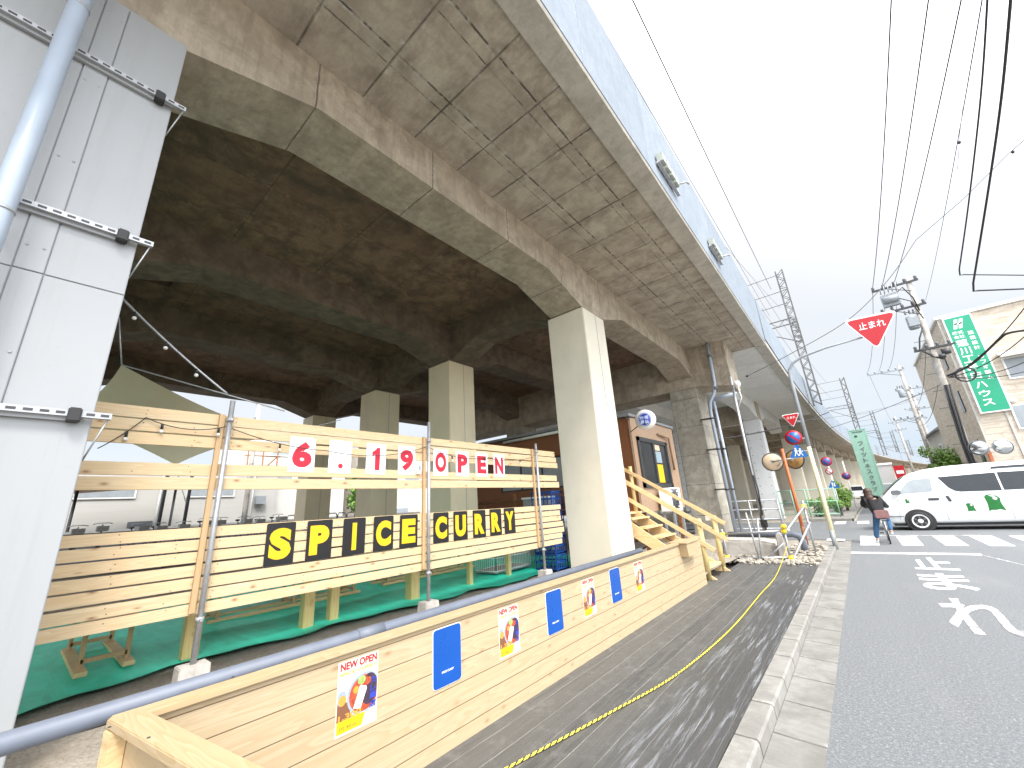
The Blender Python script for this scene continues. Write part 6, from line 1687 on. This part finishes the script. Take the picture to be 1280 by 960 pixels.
# small truck parked under the far viaduct
tk = thing('small_truck', (-.3, 70, 0), 'small white truck parked far away under the viaduct edge left of the mint sign', 'truck')
b = MB(); b.prism([(0, .35), (1.48, .35), (1.48, 1.15), (1.38, 1.78), (.1, 1.78), (0, 1.15)], 70, 71.3, lambda u, v, h: (-1.1 + u, h, v)); cbn = b.build('cab', 'car_white', tk, bevel=.05)
b = MB(); b.quad((-1.0, 69.99, 1.15), (.28, 69.99, 1.15), (.2, 69.99, 1.66), (-.92, 69.99, 1.66)); b.build('windscreen', 'glass_dark', cbn)
b = MB(); b.box((-1.0, 69.97, .75), (-.75, 69.998, .9)); b.box((.05, 69.97, .75), (.3, 69.998, .9)); b.build('headlights', 'glass_pale', cbn)
b = MB(); b.box((-1.1, 71.35, .6), (.38, 73.4, 1.5)); b.build('cargo_bed', 'grey_paint', tk)
for xx in (-.95, .23):
    for yy in (70.6, 72.8):
        b = MB(); b.lathe([(0, -.08), (.26, -.08), (.27, 0), (.26, .08), (0, .08)], (xx, yy, .27), X, 18); b.build('wheel', 'black_rubber', tk)

# overhead line masts on the viaduct
def mast(x, y, z0, z1, label, wd=.45, bays=16, full=True, span_to=-20.5):
    t = thing('catenary_mast', (x, y, z0), label, 'mast', 'steel lattice masts on the viaduct')
    h = wd / 2; r_ = .042 if full else .055
    b = MB()
    for sx in (-h, h):
        for sy in (-h, h): b.beam((x + sx, y + sy, z0), (x + sx, y + sy, z1), r_ * 2, r_ * 2)
    b.build('legs', 'steel_grey', t)
    b = MB(); dz = (z1 - z0) / bays
    for q in range(bays):
        za, zb_ = z0 + q * dz, z0 + (q + 1) * dz; s_ = 1 if q % 2 else -1
        for sy in (-h, h): b.beam((x - h * s_, y + sy, za), (x + h * s_, y + sy, zb_), r_ * .9, r_ * .9)
        for sx in (-h, h): b.beam((x + sx, y - h * s_, za), (x + sx, y + h * s_, zb_), r_ * .9, r_ * .9)
    b.build('lacing', 'steel_grey', t)
    b = MB(); zc = z1 - 4.1
    for zz in (z1 - .25, z1 - 1.7, z1 - 2.8): b.tube([(x, y, zz), (x - 3.2, y, zz - .05)], .028, 5)
    b.tube([(x - 3.1, y, z1 - .3), (x - 3.1, y, z1 - 2.9)], .02, 5)
    b.build('arms', 'steel_grey', t)
    b = MB()
    for zz in (zc, zc - .45): b.beam((x, y, zz), (span_to + x, y, zz), .07, .07)
    q = 0
    while x - q * .5 > span_to + x: b.beam((x - q * .5, y, zc if q % 2 else zc - .45), (x - (q + 1) * .5, y, zc - .45 if q % 2 else zc), .03, .03); q += 1
    b.beam((x, y, zc - 2.0), (x - 2.4, y, zc - .5), .06, .06); b.build('portal_beam', 'steel_grey', t)
    b = MB(); b.box((x - h - .08, y - h - .08, zc - 1.4), (x + h + .08, y + h + .08, zc - .3)) if False else None
    for q in range(5): b.box((x - h - .04, y - h - .06, zc - .3 - q * .45), (x + h + .06, y - h - .03, zc - .22 - q * .45)); b.box((x + .02, y - h - .1, zc - .6 - q * .4), (x + h + .02, y - h - .04, zc - .4 - q * .4))
    b.build('fittings', 'steel_grey', t)
simple('steel_grey', (0.11, 0.11, 0.108), 0.55, .3, var=.2)
mast(-.92, 36, 7.5, 18.6, 'nearest and tallest lattice mast standing on the viaduct edge', .46, 26)
mast(1.75, 76, 7.5, 17.3, 'second lattice mast along the viaduct, above the mint sign', .5, 14, False)
mast(5.75, 116, 7.5, 17.0, 'third lattice mast along the viaduct', .5, 12, False)
mast(10.5, 156, 7.5, 16.0, 'fourth lattice mast along the viaduct', .55, 10, False)
mast(16.4, 196, 7.5, 16.0, 'fifth lattice mast along the viaduct', .6, 8, False)
mast(23.5, 236, 7.5, 16.0, 'most distant lattice mast along the viaduct', .7, 8, False)
for lab, xx, zz in (('grey catenary wire between the first and second masts, upper', -2.6, 18.3), ('grey catenary wire between the first and second masts, lower', -2.7, 16.0)):
    wire(lab, [V(xx, 36, zz), V(xx + 2.5, 76, zz - 1.3)], .016, 'grey_cable', s=.8)

# ================================================================== the street seen under the viaduct, far left
house(-48, -12, -30, 11.0, 5.0, 0, 'clapboard', 'white_paint', 'long low white boarded house seen under the viaduct behind the fence', [('E', 1.6, 4.0, 3.4, 4.4), ('E', 6.2, 8.6, 3.4, 4.5)], 'boarded_house')
house(-52, 12.5, -38, 20.0, 9.5, 0, 'house_white', 'house_grey', 'tall pale house with balconies seen between fence bands under the viaduct', [('E', 13.2, 15.2, 4.6, 6.0), ('E', 16.4, 18.4, 4.6, 6.0), ('E', 13.2, 15.2, 7.2, 8.6)], 'pale_house')
house(-50, 21.5, -36, 29.0, 8.0, 0, 'house_beige', 'brick_brown', 'beige house with a brown roof seen between the inner columns', [('E', 22.2, 24.2, 4.6, 6.0), ('E', 25.4, 27.4, 4.6, 6.0), ('E', 22.6, 26.0, 1.2, 2.4)], 'beige_house')
house(-54, 31, -38, 46.0, 9.0, 0, 'house_white', 'roof_grey', 'white house with a dark eave seen right of the inner columns', [('E', 32.2, 35.2, 4.2, 5.6), ('E', 38.4, 41.4, 4.2, 5.6)], 'white_house')
house(-70, -30, -52, -13.5, 8.0, 0, 'house_grey', 'roof_grey', 'grey house far left beyond the white boarded one', [('E', -20, -17, 4.0, 5.4)], 'grey_house')
bush('street_tree', (-30, 17.2, 3.4), (1.5, 1.3, 1.7), 1600, .16, 'light green street tree seen between two inner columns', 'tree', trunk=0.0)
bal = thing('balcony_scaffold', (-37.4, 10.5, 0), 'rust brown scaffold frame before the pale house, seen above the date sheets', 'scaffold')
b = MB()
for yy in (11.2, 12.3, 13.4): b.tube([(-37, yy, 0), (-37, yy, 7.6)], .06, 5)
for zz in (4.6, 5.4, 6.2, 7.0): b.tube([(-37, 10.9, zz), (-37, 13.6, zz)], .05, 5)
b.tube([(-37, 11.2, 4.6), (-37, 13.4, 7.0)], .05, 5); b.build('tubes', 'rust_steel', bal)
b = MB(); b.box((-37.3, 10.9, 4.5), (-36.7, 13.6, 4.58)); b.box((-37.3, 10.9, 6.1), (-36.7, 13.6, 6.18)); b.build('decks', 'rust_steel', bal)

bh_ = bpy.data.objects['boarded_house']
for yy in (-1.5, 5.0, 9.6): b = MB(); b.tube([(-29.9, yy, 0), (-29.9, yy, 4.9)], .05, 6); b.build('downpipe', 'house_grey', bh_)
b = MB(); b.box((-29.996, 3.9, .1), (-29.92, 4.9, 2.2)); dr_ = b.build('door', 'char_grey', bh_)
b = MB(); b.box((-29.996, -11, 0), (-29.95, 3.85, .5)); b.box((-29.996, 4.95, 0), (-29.95, 10.9, .5)); b.build('plinth', 'house_grey', bh_)
b = MB(); b.box((-29.996, 9.75, 2.9), (-29.6, 10.3, 3.4)); b.build('meter_box', 'grey_paint', bh_)
gx = thing('black_gantry', (-23.6, 4.3, 0), 'two dark steel posts standing before the white boarded house', 'posts')
b = MB(); b.tube([(-24, 4.15, 0), (-24, 4.15, 4.6)], .07, 8); b.tube([(-24, 5.05, 0), (-24, 5.05, 4.6)], .07, 8); b.build('posts', 'dark_steel', gx)
b = MB(); b.box((-24.1, 3.2, 3.75), (-23.9, 5.9, 3.85)); b.build('crossbar', 'dark_steel', gx)
br = MB(); br.box((-28.2, .5, 3.55), (-26.2, 4.9, 3.75)); awn = thing('brown_eave', (-27, 2, 0), 'brown board eave jutting in front of the white boarded house', 'eave')
b = MB(); b.prism([(0, 0), (2.4, .95), (2.4, 1.1), (0, .2)], 1.0, 3.5, lambda u, v, h: (-28.4, h if False else 1.3 + u * 1.6, 3.35 + v)) if False else b
b = MB(); b.obox((-27.5, 3.2, 3.85), (0, 2.2, .22), (1.2, 0, 0), (0, -.01, .1)); b.build('boards', 'cabin_brown', awn)
b = MB(); b.tube([(-27, 1.6, 0), (-27, 1.6, 3.7)], .06, 6); b.tube([(-27, 5.1, 0), (-27, 5.1, 4.0)], .06, 6); b.build('props', 'dark_steel', awn)
for (yy, hh, lab) in ((8.7, 9.5, 'slim concrete pole with fittings seen left of the 6 sheet'), (12.6, 9.0, 'slim concrete pole seen between the 6 and dot sheets')):
    upole(-28, yy, hh, lab, [(hh - .5, -.05, .05), (hh - 1.6, -.06, .06)], False, 0, False)

# bicycles in the rack beyond the viaduct
rk_ = thing('bicycle_rack', (-21.6, 6, 0), 'raised grey bicycle rack beyond the last column row', 'bicycle rack')
b = MB(); b.box((-22.3, .6, .92), (-20.9, 12.6, 1.0))
for yy in (1, 4, 7, 10, 12.4): b.tube([(-21.0, yy, 0), (-21.0, yy, .95)], .04, 6); b.tube([(-22.2, yy, 0), (-22.2, yy, .95)], .04, 6)
b.build('platform', 'dark_steel', rk_)
b = MB()
for q in range(9): 
    y_ = 8.4 + q * .5; b.tube([(-21.2, y_, 1.0), (-21.2, y_, 1.9), (-21.2, y_ + .06, 2.0), (-21.2, y_ + .38, 2.0), (-21.2, y_ + .44, 1.9), (-21.2, y_ + .44, 1.0)], .03, 5)
b.build('hoops', 'galvanised_steel', rk_)
bs = thing('parked_bicycle', (-21.6, 1.5, 1.0), 'dark bicycle in the raised rack, leftmost of the parked row', 'bicycle', 'bicycles parked in the rack')
for xx in (-22.1, -21.05):
    b = MB(); c_ = V(xx, 1.5, 1.33); b.tube(arc(c_, .31, X, Z, 0, 360, 20), .02, 5, False); b.build('wheel', 'black_rubber', bs)
b = MB(); b.tube([(-22.1, 1.5, 1.33), (-21.75, 1.5, 1.75), (-21.2, 1.5, 1.8), (-21.55, 1.5, 1.3), (-22.1, 1.5, 1.33)], .02, 5); b.tube([(-21.05, 1.5, 1.33), (-21.22, 1.5, 1.98)], .02, 5); b.tube([(-21.55, 1.5, 1.3), (-21.78, 1.5, 1.86)], .02, 5); b.build('frame', 'char_grey', bs)
b = MB(); b.tube([(-21.3, 1.25, 2.0), (-21.2, 1.35, 2.03), (-21.2, 1.65, 2.03), (-21.3, 1.75, 2.0)], .015, 5); b.build('handlebar', 'galvanised_steel', bs)
b = MB(); b.ball((-21.8, 1.5, 1.9), .11, (1.3, .8, .4)); b.build('saddle', 'black_rubber', bs)
b = MB(); b.prism([(0, 0), (.3, 0), (.36, .24), (-.04, .24)], 1.34, 1.66, lambda u, v, h: (-21.15 + u, h, 1.74 + v * .75)); b.build('basket', 'galvanised_steel', bs)
for q in range(1, 10):
    dup(bs, (-21.6 + random.uniform(-.15, .15), 1.5 + q * .72 + random.uniform(-.12, .12), 1.0 + random.uniform(-.08, .05)), ['bicycle second from the left in the raised rack', 'bicycle third from the left in the raised rack', 'bicycle fourth from the left in the raised rack', 'bicycle fifth from the left in the raised rack', 'bicycle sixth from the left, behind the first steel post', 'bicycle seventh from the left in the raised rack', 'bicycle eighth from the left in the raised rack', 'bicycle ninth from the left in the raised rack', 'bicycle rightmost of the parked row in the raised rack'][q - 1], (0, 0, random.uniform(-.25, .25)))
wl_ = thing('low_wall', (-26, 5, 0), 'dark low wall with a coping along the back street', 'wall')
b = MB(); b.box((-26.4, -12, 0), (-26.2, 20, 1.75)); b.build('wall_face', 'char_grey', wl_); b = MB(); b.box((-26.45, -12, 1.75), (-26.15, 20, 1.85)); b.build('coping', 'house_grey', wl_)
